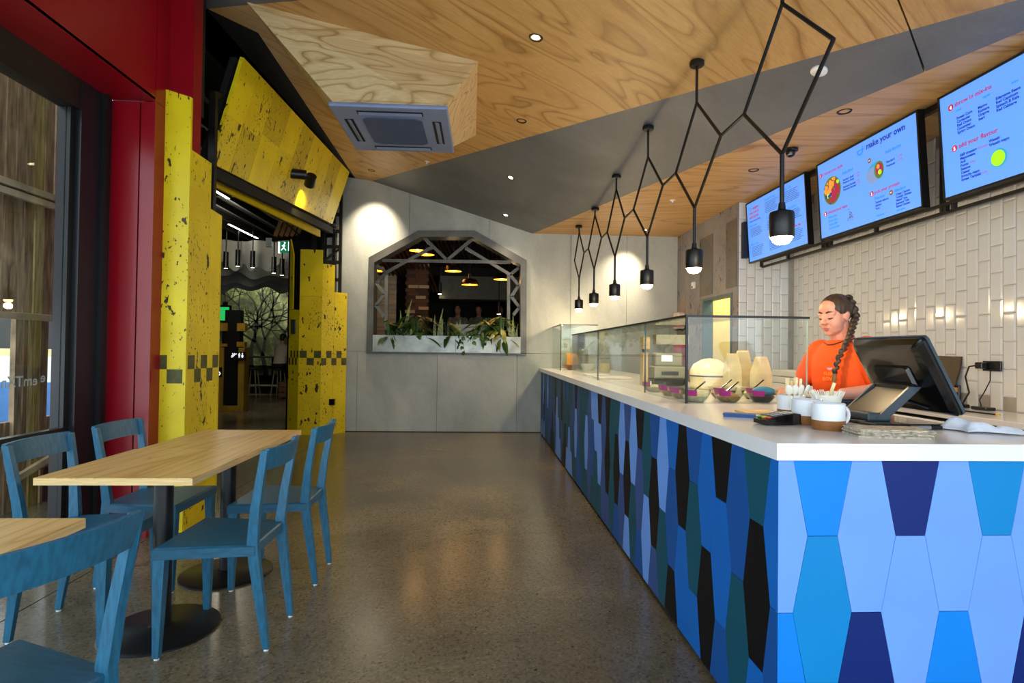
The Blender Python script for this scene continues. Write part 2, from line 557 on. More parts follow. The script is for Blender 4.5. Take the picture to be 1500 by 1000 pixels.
# grey sheets towards the shopfront
slab([mp(-2.3, 4.63), mp(-2.3, -1.6), mp(0.4, -1.6), mp(0.4, 3.455), mp(-1.37, 4.22)], 'grey_sheet', M_grey_ceiling)
slab([mp(0.404, 3.453), mp(0.404, -1.6), mp(3.363, -1.6), mp(3.363, 2.27), mp(3.0, 2.61)], 'grey_sheet', M_grey_ceiling)
# hidden edge and upper void over the food court side
MB().prism([(-2.05, YF, 3.97), (-1.93, 4.86, 3.95), (-2.23, 4.62, 3.98), (-2.23, 4.62, 4.9), (-1.93, 4.86, 4.9), (-2.05, YF, 4.9)], (0.03, 0, 0)).build('void_side', M_void, ceiling)
MB().prism([(-1.9, 4.2, 4.9), (-2.7, 4.2, 4.9), (-6.9, 11.6, 4.9), (-9.4, 16.0, 4.9), (-9.4, 17.2, 4.9), (-1.9, 17.2, 4.9)], (0, 0, 0.05)).build('void_top', M_void, ceiling)
MB().box(-2.6, -2.1, 4.30, 4.34, 3.0, 4.9).build('void_end', M_void, ceiling)
MB().box(-2.45, -1.9, 9.03, 9.2, 3.9, 4.9).build('void_end', M_void, ceiling)
MB().box(-5.7, -2.45, 9.6, 9.66, 3.78, 4.9).build('void_end', M_void, ceiling)
MB().box(-2.3, 4.0, -1.65, -1.6, 3.1, 4.2).build('shopfront_head', M_void, ceiling)

for a, b in (((2.17, 2.945, zmain(2.17, 2.945) + .036), (2.60, 3.33, zmain(2.60, 3.33) + .036)), ((2.57, 3.31, 3.318), (2.90, 3.58, 3.20))):
    MB().bar(a, b, .06, .004).build('joint_strip', M_void, ceiling)  # unseen strips added over the sheet joints to stop light leaking through

# ---- dropped plywood box around the air conditioner
boxo = struct('trim_1', 'pale plywood box dropped from the ceiling around the air conditioner')
P1 = Vector(mp(-1.82, 4.384)); P2 = Vector(mp(-0.07, 4.652)); P3 = Vector(mp(-0.106, 6.30)); P4 = Vector(mp(-1.70, 6.45))
zb = 3.17
Q1 = Vector((-1.16, 4.385, zb)); Q2 = Vector((-0.315, 4.405, zb)); Q3 = Vector((-0.33, 5.30, zb)); Q4 = Vector((-1.16, 5.29, zb))
for (a, b, c, d) in ((P1, P2, Q2, Q1), (P2, P3, Q3, Q2), (P3, P4, Q4, Q3), (P4, P1, Q1, Q4)):
    n = (b - a).cross(d - a).normalized() * 0.02
    MB().prism([a, b, c, d], n if n.dot(Vector((-0.74, 4.9, 3.5)) - a) > 0 else -n).build('plywood_sheet', M_ply_box, boxo)
MB().box(-1.15, -0.33, 4.40, 5.28, zb + 0.002, zb + 0.02).build('box_base', M_ply_box, boxo)

# ---- far wall of cement sheets with an opening
wall_far = struct('wall_far', 'grey cement sheet wall with an angled serving window')
def ztop(x): return 3.93 - 0.3031 * (x + 1.77) if x > -1.77 else 3.93 + 0.143 * (-1.77 - x)
g = 0.002
def sheet(poly, name='cement_sheet', mat=None):
    MB().prism([(x, YF, z) for x, z in poly], (0, 0.20, 0)).build(name, mat or M_cement, wall_far)
sheet([(-2.45, 1.255), (-1.80, 1.255), (-1.80, 2.714), (-1.18 - g, 3.066), (-1.18 - g, ztop(-1.18)), (-1.77, 3.93), (-2.45, 4.02)])
sheet([(-1.18 + g, 3.070), (-1.033, 3.155), (-0.142, 3.175), (0.084 - g, 3.048), (0.084 - g, ztop(0.084)), (-1.18 + g, ztop(-1.18))])
sheet([(0.084 + g, 3.046), (0.682, 2.724), (0.695, 1.255), (1.39 - g, 1.255), (1.39 - g, 3.16), (0.77, 3.16), (0.084 + g, ztop(0.084))])
sheet([(1.39 + g, 1.255), (2.293 - g, 1.255), (2.293 - g, 3.16), (1.39 + g, 3.16)])
sheet([(2.293 + g, 1.255), (3.2, 1.255), (3.2, 3.16), (2.293 + g, 3.16)])
for x0, x1 in ((-2.45, -1.95), (-1.95, -0.706), (-0.706, 0.55), (0.55, 1.9), (1.9, 3.2)):
    sheet([(x0 + g, 0.012), (x1 - g, 0.012), (x1 - g, 1.251), (x0 + g, 1.251)])
MB().box(-2.1, 3.2, YF + 0.012, YF + 0.19, 0, 0.014).build('shadow_gap', M_black_matte, wall_far)

# ---- serving window: deep steel surround and truss bars
win = struct('window_1', 'angled steel framed serving window in the far wall')
outer = [(-1.80, 1.25), (-1.79, 2.714), (-1.033, 3.151), (-0.142, 3.172), (0.677, 2.723), (0.69, 1.26)]
inner = [(-1.70, 1.25), (-1.705, 2.635), (-0.992, 3.055), (-0.195, 3.073), (0.582, 2.648), (0.597, 1.26)]
for i in range(5):
    (ax, az), (bx_, bz), (cx, cz), (dx, dz) = outer[i], outer[i + 1], inner[i + 1], inner[i]
    MB().prism([(ax, 8.95, az), (bx_, 8.95, bz), (cx, 8.95, cz), (dx, 8.95, dz)], (0, 0.30, 0)).build('frame_side', M_steel_frame, win)
MB().box(-1.80, 0.69, 8.95, 9.25, 1.225, 1.25).build('frame_sill', M_steel_frame, win)
TR = [[(-1.600, 2.689), (0.430, 2.705)], [(-0.952, 3.067), (-0.580, 2.717), (-0.195, 3.052)], [(-0.804, 2.929), (-1.528, 2.507)],
      [(-0.291, 2.919), (0.422, 2.508)], [(-1.533, 2.524), (-1.522, 1.60)], [(0.400, 2.508), (0.409, 1.60)],
      [(-1.695, 2.618), (-1.533, 2.502), (-1.690, 2.337), (-1.560, 2.156), (-1.690, 1.981), (-1.554, 1.811)],
      [(0.562, 2.620), (0.422, 2.508), (0.566, 2.336), (0.448, 2.159), (0.581, 1.987), (0.484, 1.865)]]
for k, poly in enumerate(TR):
    for a, b in zip(poly, poly[1:]):
        MB().bar((a[0], 9.08 + 0.004 * k, a[1]), (b[0], 9.08 + 0.004 * k, b[1]), 0.05, 0.045, (0, 1, 0)).build('truss_bar', M_steel_frame, win)

# ---- speckled board wall with a doorway, service side
wall_board = struct('wall_right_far', 'grey speckled board wall with a doorway')
XS = 3.12
def brd(y0, y1, z0, z1, mat, x=XS):
    MB().box(x, x + 0.10, y0, y1, z0, z1).build('board', mat, wall_board)
brd(8.07, YF, 0, 3.16, M_speck)
brd(7.945, 8.065, 2.06, 3.16, M_speck); brd(7.945, 8.065, 0, 2.055, M_speck)
brd(7.0, 7.94, 2.06, 3.16, M_speck)
brd(6.838, 6.995, 0, 3.16, M_speck)
brd(7.60, 8.06, 2.10, 2.93, M_speck_dark, XS - 0.006)
brd(6.86, 7.17, 2.12, 2.97, M_speck_dark, XS - 0.006)
M_jamb = plain('blue_grey_door_jamb', '4c6672', 0.5)
M_cream = plain('cream_painted_wall', 'e8d99e', 0.7, var=0.04)
MB().box(XS - 0.01, XS + 0.13, 7.90, 7.95, 0, 2.06).build('door_jamb', M_jamb, wall_board)
MB().box(XS - 0.01, XS + 0.14, 6.99, 7.03, 0, 2.06).build('door_jamb', M_jamb, wall_board)
MB().box(XS - 0.01, XS + 0.13, 7.03, 7.90, 2.03, 2.06).build('door_head', M_jamb, wall_board)
MB().box(XS + 0.9, XS + 0.95, 6.9, 9.4, 0, 3.1).build('passage_wall', M_cream, wall_board)
MB().box(XS + 0.1, XS + 0.9, 8.45, 8.5, 0, 3.1).build('passage_wall', M_cream, wall_board)
MB().box(XS + 0.1, XS + 0.95, 6.9, 9.4, 2.7, 2.75).build('passage_ceiling', M_cream, wall_board)
point(wall_board, (XS + 0.55, 7.6, 2.5), 22, (1.0, 0.9, 0.66), 0.1)

# ---- tiled walls, service side: stacked vertical brick tiles with bevelled faces
def tile_mesh(w, h, t=0.009, e=0.012):
    mb = MB()
    a = [(-w / 2, 0, -h / 2), (w / 2, 0, -h / 2), (w / 2, 0, h / 2), (-w / 2, 0, h / 2)]
    m_ = [(-w / 2, -t * 0.45, -h / 2), (w / 2, -t * 0.45, -h / 2), (w / 2, -t * 0.45, h / 2), (-w / 2, -t * 0.45, h / 2)]
    b = [(-w / 2 + e, -t, -h / 2 + e), (w / 2 - e, -t, -h / 2 + e), (w / 2 - e, -t, h / 2 - e), (-w / 2 + e, -t, h / 2 - e)]
    mb.loft([a, m_, b])
    return mb
TW, TH, GAP = 0.105, 0.205, 0.004
tm = tile_mesh(TW - GAP, TH - GAP).mesh('tile', M_tile)
tm_half = tile_mesh(TW - GAP, TH / 2 - GAP).mesh('tile', M_tile)
XT = 3.83; YT = 6.84
wall_right = struct('wall_right', 'white glazed vertical tile wall behind the counter')
MB().box(XT, XT + 0.12, -1.6, YT + 0.12, 0, 3.16).build('grout_bed', M_grout, wall_right)
rest = MB(); src = tile_mesh(TW - GAP, TH - GAP)
rng = random.Random(3)
ncol = int((YT - 1.6) / TW)
for c in range(ncol):
    y = YT - TW / 2 - c * TW
    zoff = 0.90 + (TH / 2 if c % 2 else 0)
    k = 0
    while True:
        z = zoff + TH / 2 + k * TH
        if z + TH / 2 > 3.165: break
        k += 1
        yaw = -math.pi / 2 + rng.uniform(-0.006, 0.006)
        if y > 3.72 and z < 2.66:
            o = inst('tile', tm, wall_right, (XT, y, z), (rng.uniform(-0.006, 0.006), 0, -yaw - math.pi))
            o.rotation_euler = (rng.uniform(-0.008, 0.008), 0, -math.pi / 2 + rng.uniform(-0.008, 0.008))
        else:
            R = Matrix.Rotation(-math.pi / 2, 3, 'Z')
            rest.add([R @ Vector(p) + Vector((XT, y, z)) for p in src.v], src.f)
tag(rest.build('tile_field', M_tile, wall_right), kind='stuff')
wall_ret = struct('wall_right_return', 'white glazed tile return wall beside the screens')
MB().box(XS + 0.004, XT, YT, YT + 0.10, 0, 3.16).build('grout_bed', M_grout, wall_ret)
c = 0
x = XS + TW / 2 + 0.01
while x + TW / 2 < XT:
    zoff = 0.90 + (TH / 2 if c % 2 else 0)
    k = 0
    while zoff + TH * (k + 1) <= 3.165:
        o = inst('tile', tm, wall_ret, (x, YT, zoff + TH / 2 + k * TH), (rng.uniform(-0.006, 0.006), 0, rng.uniform(-0.006, 0.006)))
        k += 1
    x += TW; c += 1

# ---- left side: glazing with black frames
win2 = struct('window_2', 'black framed sliding glass panels on the left side')
XW = -2.56
MB().box(XW - 0.08, XW + 0.015, 3.71, 4.03, 0, 2.97).build('jamb', M_frame, win2)
MB().box(XW - 0.10, XW + 0.045, 3.90, 3.93, 0, 2.97).build('jamb_bead', M_black_metal, win2)
MB().box(XW - 0.10, XW - 0.02, 3.665, 3.71, 0, 2.97).build('jamb', M_black_metal, win2)
MB().box(XW - 0.09, XW + 0.01, -1.6, 3.71, 2.78, 2.97).build('head_rail', M_black_metal, win2)
MB().box(XW - 0.07, XW - 0.02, -1.6, 3.67, 0.745, 0.785).build('mid_rail', M_black_metal, win2)
MB().box(XW - 0.09, XW + 0.01, -1.6, 3.67, 0.0, 0.06).build('sill_rail', M_black_metal, win2)
MB().box(XW - 0.07, XW - 0.01, 1.62, 1.70, 0.0, 2.80).build('mullion', M_black_metal, win2)
MB().box(XW - 0.05, XW - 0.042, 1.70, 3.665, 0.785, 2.80).build('glass_pane', M_glass_window, win2)
MB().box(XW - 0.05, XW - 0.042, 1.70, 3.665, 0.06, 0.745).build('glass_pane', M_glass_window, win2)
MB().box(XW - 0.05, XW - 0.042, -1.6, 1.62, 0.785, 2.80).build('glass_pane', M_glass_window, win2)
MB().box(XW - 0.05, XW - 0.042, -1.6, 1.62, 0.06, 0.745).build('glass_pane', M_glass_window, win2)
M_vinyl = plain('white_window_vinyl', 'c9cdd0', 0.6)
lt = MB()      # lettering fixed to the outside of the pane, so it reads backwards in here
addtext(lt, 'emTXne', 0.085, (XW - 0.053, 3.50, 1.06), (0, -1, 0), (0, 0, 1), 'LEFT', 0.001)
addtext(lt, 'e', 0.085, (XW - 0.053, 3.56, 1.075), (0, -1, 0), (0, 0, 1), 'LEFT', 0.001)
addtext(lt, 'e', 0.085, (XW - 0.053, 3.205, 1.085), (0, -1, 0), (0, 0, 1), 'LEFT', 0.001)
lt.build('window_lettering', M_vinyl, win2)

# ---- deep red cladding: column, soffit and fascia
red = struct('wall_left', 'deep red metal clad column, soffit and fascia')
MB().box(-2.55, -2.362, 4.0, 4.16, 0, 2.968).build('red_panel', M_red, red)
MB().box(-2.352, -2.252, 4.0, 4.16, 0, 2.968).build('red_panel', M_red, red)
MB().box(-2.56, -2.27, 4.02, 4.2, 0, 2.968).build('panel_backing', M_red_dark, red)
MB().box(-2.262, -2.25, 3.985, 4.0, 0, 2.968).build('red_edge', M_red, red)
MB().box(-2.60, -2.25, -1.6, 3.996, 2.97, 2.99).build('red_soffit', M_red, red)
MB().box(-2.27, -2.25, -1.6, 3.982, 2.972, 4.05).build('red_fascia', M_red, red)
MB().box(-2.27, -2.252, 3.990, 4.16, 2.972, 4.05).build('red_panel', M_red, red)
MB().box(-2.29, -2.272, -1.6, 4.15, 2.992, 4.05).build('panel_backing', M_red_dark, red)
MB().box(-2.26, -2.085, 4.15, 4.27, 0, 4.12).build('red_panel', M_red, red)

# ---- stepped yellow portal, near side
def checks(parent, pts):
    for p in pts:
        MB().prism(p[0], p[1]).build('checker_square', M_check, parent)
port = struct('trim_2', 'stepped yellow recycled board portal beside the red column')
MB().prism([(-2.312, 4.11, 0), (-2.076, 4.11, 0), (-2.076, 4.11, 3.055), (-2.312, 4.11, 3.125)], (0, 0.022, 0)).build('yellow_board', M_yellow, port)
MB().prism([(-2.075, 4.134, 0), (-2.075, 4.425, 0), (-2.075, 4.425, 2.69), (-2.075, 4.134, 2.69)], (-0.022, 0, 0)).build('yellow_board', M_yellow_b, port)
MB().prism([(-2.075, 4.427, 0), (-2.075, 4.592, 0), (-2.075, 4.592, 2.335), (-2.075, 4.427, 2.345)], (-0.022, 0, 0)).build('yellow_board', M_yellow, port)
MB().box(-2.10, -2.074, 4.592, 4.612, 0, 2.335).build('yellow_edge', M_yellow_plain, port)
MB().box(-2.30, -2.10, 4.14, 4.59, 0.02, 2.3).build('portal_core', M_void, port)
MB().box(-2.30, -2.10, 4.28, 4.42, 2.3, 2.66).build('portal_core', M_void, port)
sq = 0.105
for (x0, z1) in ((-2.311, 1.235), (-2.204, 1.235 - sq * 0.94)):
    MB().box(x0, x0 + 0.107, 4.1085, 4.112, z1 - sq * 0.94, z1).build('checker_square', M_check, port)
zc = 1.235
for i in range(5):
    y0 = 4.136 + 0.092 * i
    z1 = zc if i % 2 == 0 else zc - 0.098
    MB().box(-2.0765, -2.073, y0, min(y0 + 0.092, 4.61), z1 - 0.098, z1).build('checker_square', M_check, port)

# ---- stepped yellow portal, far side
port2 = struct('trim_3', 'stepped yellow recycled board portal against the far wall')
def vboard(a, b, z1a, z1b, mat, t=0.02, z0=0.0):
    a = Vector((a[0], a[1], 0)); b = Vector((b[0], b[1], 0))
    n = Vector((-(b - a).y, (b - a).x, 0)).normalized() * t
    MB().prism([a + Vector((0, 0, z0)), b + Vector((0, 0, z0)), b + Vector((0, 0, z1b)), a + Vector((0, 0, z1a))], n).build('yellow_board', mat, port2)
PA, PB_, PC = (-2.735, 8.65), (-2.405, 8.65), (-2.10, 8.93)
vboard(PA, (-2.407, 8.65), 2.07, 2.07, M_yellow_b)
vboard(PA, (-2.407, 8.65), 2.768, 2.765, M_yellow, 0.02, 2.073)
mid = (-2.405 + (0.305 * 0.48), 8.65 + 0.28 * 0.48)
vboard(PB_, mid, 2.56, 2.56, M_yellow_b)
vboard((mid[0] + .002, mid[1] + .002), PC, 2.15, 2.15, M_yellow_b)
vboard((-2.935, 8.80), PA, 1.88, 1.86, M_yellow)
vboard((-2.935, 8.80), (-2.87, 8.755), 2.95, 2.70, M_yellow, 0.02, 1.885)
MB().prism([(-2.72, 8.69, 0), (-2.42, 8.68, 0), (-2.14, 8.95, 0), (-2.14, 9.02, 0), (-2.85, 8.98, 0), (-2.85, 8.80, 0)], (0, 0, 1.8)).build('portal_core', M_void, port2)
def chk(a, b, u0, u1, z0, z1):
    a = Vector((a[0], a[1], 0)); b = Vector((b[0], b[1], 0)); d = (b - a)
    n = Vector((-(d).y, (d).x, 0)).normalized()
    p = a + d * u0 - n * 0.002; q = a + d * u1 - n * 0.002
    MB().prism([p + Vector((0, 0, z0)), q + Vector((0, 0, z0)), q + Vector((0, 0, z1)), p + Vector((0, 0, z1))], n * 0.004).build('checker_square', M_check, port2)
zc = 1.255
for i in range(3):
    z1 = zc if i % 2 == 0 else zc - 0.108
    chk(PA, (-2.407, 8.65), 0.04 + i * 0.32, 0.04 + (i + 1) * 0.32, z1 - 0.108, z1)
for i in range(5):
    z1 = zc if i % 2 == 1 else zc - 0.108
    chk(PB_, PC, i * 0.2, (i + 1) * 0.2, z1 - 0.108, z1)
for i in range(6):
    z1 = zc if i % 2 == 1 else zc - 0.108
    chk((-2.935, 8.80), PA, 0.05 + i * 0.155, 0.05 + (i + 1) * 0.155, z1 - 0.108, z1)
MB().box(-2.30, -2.22, 8.735, 8.80, 0.44, 0.53).build('power_outlet', M_black_plastic, port2)
MB().prism([(-2.88, 8.752, 1.50), (-2.80, 8.692, 1.50), (-2.80, 8.692, 1.72), (-2.88, 8.752, 1.72)], (-0.009, -0.012, 0)).build('switch_plate', M_grey_plastic, port2)

# ---- tilted yellow panel above the portal, built of separate boards
hood = struct('trim_4', 'tilted yellow board panel over the portal opening')
bn = Vector((-2.2, 4.691, 2.775)); bf = Vector((-2.2, 8.373, 3.098)); tf = Vector((-2.05, 8.72, 3.968)); tn = Vector((-2.0, 4.776, 3.687))
def hp(s, t):
    lo = bn.lerp(bf, s); hi = tn.lerp(tf, s)
    return lo.lerp(hi, t)
ss = [0.0, 0.085, 0.19, 0.31, 0.42, 0.53, 0.64, 0.75, 0.87, 1.0]
for i in range(len(ss) - 1):
    s0, s1 = ss[i] + 0.0006, ss[i + 1] - 0.0006
    cuts = [0.0, 1.0]
    if i in (0, 1): cuts = [0.0, 0.46, 1.0]
    if i in (2, 3): cuts = [0.0, 0.52, 1.0]
    for t0, t1 in zip(cuts, cuts[1:]):
        q = [hp(s0, t0 + .001), hp(s1, t0 + .001), hp(s1, t1 - .001), hp(s0, t1 - .001)]
        n = (q[1] - q[0]).cross(q[3] - q[0]).normalized() * -0.03
        if n.x > 0: n = -n
        MB().prism(q, n).build('yellow_board', (M_yellow_b, M_yellow, M_yellow_c)[(i * 2 + int(t0 * 3)) % 3], hood)
d = Vector((-0.06, 0, -0.0))
MB().prism([bn + d, bf + d, tf + d, tn + d], (-0.05, 0, 0)).build('panel_backing', M_void, hood)

# ---- dark steelwork around the portal
steel = struct('trim_5', 'dark raw steel frame and ladder truss around the portal')
MB().bar((-2.18, 4.66, 2.3), (-2.18, 4.66, 3.34), 0.05, 0.05).build('steel_post', M_steel_dark, steel)
MB().bar((-2.18, 4.66, 3.32), (-2.10, 5.35, 3.42), 0.05, 0.05).build('steel_rail', M_steel_dark, steel)
for (x, y) in ((-2.21, 8.90), (-2.33, 8.98), (-2.47, 8.9)):
    MB().bar((x, y, 1.6), (x, y, 3.75), 0.045, 0.045).build('steel_post', M_steel_dark, steel)
for z in (2.35, 2.62, 2.86, 3.10, 3.36):
    MB().bar((-2.50, 8.90, z), (-2.20, 8.90, z), 0.035, 0.05).build('steel_rung', M_steel_dark, steel)
MB().bar((-2.62, 8.95, 2.6), (-2.62, 8.95, 3.8), 0.07, 0.07).build('steel_post', M_void, steel)
MB().bar((-2.45, 8.93, 2.66), (-2.22, 8.93, 2.84), 0.03, 0.03).build('steel_brace', M_steel_dark, steel)
MB().bar((-3.42, 9.3, 3.02), (-2.3, 9.0, 3.06), 0.06, 0.07).build('steel_rail', M_steel_dark, steel)
MB().box(-3.47, -3.38, 9.24, 9.32, 2.90, 3.04).build('rail_end_plate', M_white_plastic, steel)
MB().bar((-2.25, 4.6, 2.72), (-2.25, 8.5, 3.03), 0.05, 0.09).build('steel_rail', M_void, steel)
MB().bar((-2.42, 4.6, 2.74), (-2.42, 8.5, 2.98), 0.03, 0.10).build('yellow_flange', M_yellow_plain, steel)

# ---- unseen dark backing added above the ceiling to keep light out of its joints
MB().prism([(-2.3, 4.7, 4.10), (-2.3, -1.6, 4.10), (3.95, -1.6, 4.10), (3.95, YF + .2, 4.10), (-1.88, YF + .2, 4.10), (-1.88, 4.9, 4.10)], (0, 0, 0.05)).build('joint_backing', M_void, ceiling)

# ================================================================== food court beyond the portal
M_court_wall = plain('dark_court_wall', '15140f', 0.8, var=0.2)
court = struct('wall_food_court', 'dark walls of the food court beyond the portal')
def vwall(pts, z0, z1, name, mat, parent, t=0.06):
    for a, b in zip(pts, pts[1:]):
        MB().prism([(a[0], a[1], z0), (b[0], b[1], z0), (b[0], b[1], z1), (a[0], a[1], z1)], (t, t * 0.3, 0)).build(name, mat, parent)
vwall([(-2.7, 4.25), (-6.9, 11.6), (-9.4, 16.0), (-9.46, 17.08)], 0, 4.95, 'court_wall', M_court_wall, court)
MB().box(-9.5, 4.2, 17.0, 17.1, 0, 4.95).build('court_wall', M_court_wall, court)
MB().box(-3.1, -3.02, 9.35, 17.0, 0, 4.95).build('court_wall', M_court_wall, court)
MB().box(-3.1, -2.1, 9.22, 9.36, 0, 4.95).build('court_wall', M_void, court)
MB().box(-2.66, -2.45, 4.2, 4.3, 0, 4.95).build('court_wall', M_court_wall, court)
court_ceil = struct('ceiling_food_court', 'black slatted ceiling of the food court')
MB().prism([(-2.45, 4.4, 3.86), (-2.75, 4.4, 3.86), (-6.85, 11.6, 3.86), (-9.3, 16.0, 3.86), (-9.3, 17.0, 3.86), (-2.45, 17.0, 3.86)], (0, 0, 0.04)).build('soffit', M_void, court_ceil)
M_joist = plain('dark_joist', '1b1a18', 0.6, var=0.1)
for i in range(14):
    x = -7.6 + i * 0.37
    MB().box(x, x + 0.05, 4.6 + max(0, (-2.7 - x)) * 1.76, 16.9, 3.74, 3.86).build('joist', M_joist, court_ceil)

for (x, y0, y1) in ((-4.15, 8.82, 9.45), (-5.0, 11.4, 12.84)):
    t = thing('linear_light', 'slim linear light on the black ceiling of the food court', 'light', (x, (y0 + y1) / 2, 3.72), 'linear lights in the food court')
    MB().box(x - 0.03, x + 0.03, y0, y1, 3.70, 3.74).build('housing', M_black_metal, t)
    MB().box(x - 0.022, x + 0.022, y0 + 0.02, y1 - 0.02, 3.694, 3.70).build('diffuser', M_led, t)

# hanging felt sheets with wavy lower edges
M_felt = plain('grey_white_felt', 'b9bab2', 0.9, var=0.08, vscale=3)
for k, (y, x0, x1, zt, zb_) in enumerate(((12.6, -6.6, -5.25, 3.60, 3.02), (12.5, -5.22, -3.6, 3.58, 3.0), (13.2, -6.9, -3.9, 3.5, 2.92), (13.9, -7.2, -4.0, 3.45, 2.82), (14.6, -7.4, -4.2, 3.4, 2.72))):
    rings = []
    n = 36
    for i in range(n + 1):
        x = x0 + (x1 - x0) * i / n
        w = 0.06 * math.sin(i * 0.75 + k) + 0.05 * math.sin(i * 0.31 + 2 * k)
        yy = y + 0.10 * math.sin(i * 0.42 + k * 1.3)
        z0 = zb_ + w
        rings.append([(x, yy, z0), (x, yy + 0.02, z0), (x, yy + 0.02, zt), (x, yy, zt)])
    mb = MB(); mb.loft(rings)
    tag(mb.build('felt_baffle', M_felt, None, True), 'wavy pale felt sheet hanging under the food court ceiling', 'ceiling baffle', 'felt sheets hanging in the food court')
for (x, z) in ((-4.761, 2.934), (-5.06, 2.956), (-5.30, 2.909), (-4.331, 2.829), (-4.164, 2.79)):
    t = thing('ceiling_spotlight', 'slim black tube spotlight hanging in the food court', 'light', (x, 12, z), 'tube spotlights in the food court')
    MB().lathe([(0.0, 0.34), (0.05, 0.34), (0.05, 0.0), (0.04, 0.0), (0.04, 0.02)], (x, 12, z), 12).build('tube', M_black_metal, t, True)
    MB().tube([(x, 12, z + 0.34), (x, 12, 3.74)], 0.012, 6).build('stem', M_black_metal, t)
    MB().lathe([(0.0, 0.0), (0.035, 0.0), (0.035, 0.015), (0.0, 0.015)], (x, 12, z + 0.002), 10).build('lens', M_downlight, t)
spot(court_ceil, (-4.9, 12.0, 2.9), (-5.0, 13.0, 0), 26, (1, 0.85, 0.6), 110)
spot(court_ceil, (-6.2, 15.2, 3.35), (-6.4, 16.9, 1.9), 130, (0.95, 0.95, 0.75), 95)  # spot without a fitting, added to brighten the mural
point(court_ceil, (-4.7, 10.6, 3.2), 22, (1, 0.92, 0.75), 0.2)  # point lamp without a fitting, added to lighten the court and portal boards

# tree mural on the back wall: printed picture, branches drawn as flat strips
def mural_mat():
    m, nt, b = new_mat('forest_print')
    v = objcoord(nt)
    n1 = setin(N(nt, 'ShaderNodeTexNoise'), Scale=1.1, Detail=9.0, Roughness=0.75)
    nt.links.new(v, n1.inputs['Vector'])
    nt.links.new(ramp(nt, n1.outputs['Fac'], [(0.36, lin('14170c')), (0.47, lin('3c4222')), (0.54, lin('6a7042')), (0.62, lin('989a80')), (0.72, lin('c8cabe'))]), b.inputs['Base Color'])
    b.inputs['Roughness'].default_value = 0.7
    return m
M_mural = mural_mat()
M_branch = plain('printed_branch', '14140e', 0.8)
mur = thing('wall_mural', 'large dark forest mural on the back wall of the food court', 'mural', (-6.2, 16.6, 0))
MB().box(-9.0, -3.8, 16.60, 16.64, 0.5, 3.8).build('printed_panel', M_mural, mur)
br = MB()
rb = random.Random(11)
def branch(p, ang, ln, w, depth):
    q = (p[0] + math.cos(ang) * ln, p[1] + math.sin(ang) * ln)
    nx, nz = -math.sin(ang), math.cos(ang)
    w2 = w * 0.72
    y = 16.594
    br.add([(p[0] - nx * w, y, p[1] - nz * w), (p[0] + nx * w, y, p[1] + nz * w), (q[0] + nx * w2, y, q[1] + nz * w2), (q[0] - nx * w2, y, q[1] - nz * w2)], [(0, 1, 2, 3)])
    if depth == 0: return
    for s in (-1, 1):
        if rb.random() < 0.92:
            branch(q, ang + s * rb.uniform(0.2, 0.6) + rb.uniform(-0.12, 0.12), ln * rb.uniform(0.68, 0.9), w2, depth - 1)
for x0, a, ln in ((-6.55, 1.62, 0.75), (-5.75, 1.35, 0.7), (-7.3, 1.5, 0.7), (-6.15, 1.75, 0.55)):
    branch((x0, 0.5), a, ln, 0.07, 6)
br.build('printed_branches', M_branch, mur)

# sign totem with timber frame
M_yel_timber = plain('yellow_timber', 'c79a2e', 0.5, var=0.2, vscale=5, stretch=(1, 1, 0.3))
M_sign_white = emit('white_pictogram', 'ffffff', 0.6)
t = thing('sign_totem', 'black sign totem with yellow timber frame standing in the food court', 'sign', (-5.1, 11.9, 0))
MB().box(-5.26, -4.96, 11.92, 12.1, 0.06, 2.05).build('panel', M_black_matte, t)
MB().box(-4.962, -4.842, 11.88, 12.12, 0.10, 1.28).build('timber_post', M_yel_timber, t)
MB().box(-5.39, -5.26, 11.88, 12.12, 0.10, 1.28).build('timber_post', M_yel_timber, t)
MB().box(-5.40, -4.842, 11.86, 12.14, 0.0, 0.10).build('plinth', M_yel_timber, t)
for (x0, x1, z0, z1) in ((-5.36, -5.20, 1.62, 1.78), (-5.0, -4.842, 1.62, 1.78), (-5.36, -5.2, 1.30, 1.36), (-5.0, -4.842, 1.30, 1.40)):
    MB().box(x0, x1, 11.88, 12.0, z0, z1).build('timber_block', M_yel_timber, t)
def figure_icon(mb, x, z, s, y, skirt=False):
    mb.add([(x + math.cos(a) * s * .11, y, z + s * .86 + math.sin(a) * s * .11) for a in [i * math.pi / 5 for i in range(10)]], [tuple(range(10))])
    if skirt: mb.add([(x - .1 * s, y, z + .7 * s), (x + .1 * s, y, z + .7 * s), (x + .24 * s, y, z + .28 * s), (x - .24 * s, y, z + .28 * s)], [(0, 1, 2, 3)])
    else: mb.add([(x - .2 * s, y, z + .72 * s), (x + .2 * s, y, z + .72 * s), (x + .14 * s, y, z + .3 * s), (x - .14 * s, y, z + .3 * s)], [(0, 1, 2, 3)])
    for sx in (-.08, .08):
        mb.add([(x + (sx - .05) * s, y, z + .3 * s), (x + (sx + .05) * s, y, z + .3 * s), (x + (sx + .04) * s, y, z), (x + (sx - .04) * s, y, z)], [(0, 1, 2, 3)])
p1 = MB().box(-5.12, -4.80, 11.84, 11.86, 1.02, 1.20).build('sign_plate', M_black_matte, t)
ic = MB()
figure_icon(ic, -4.925, 1.075, 0.105, 11.838); figure_icon(ic, -4.865, 1.075, 0.105, 11.838, True)
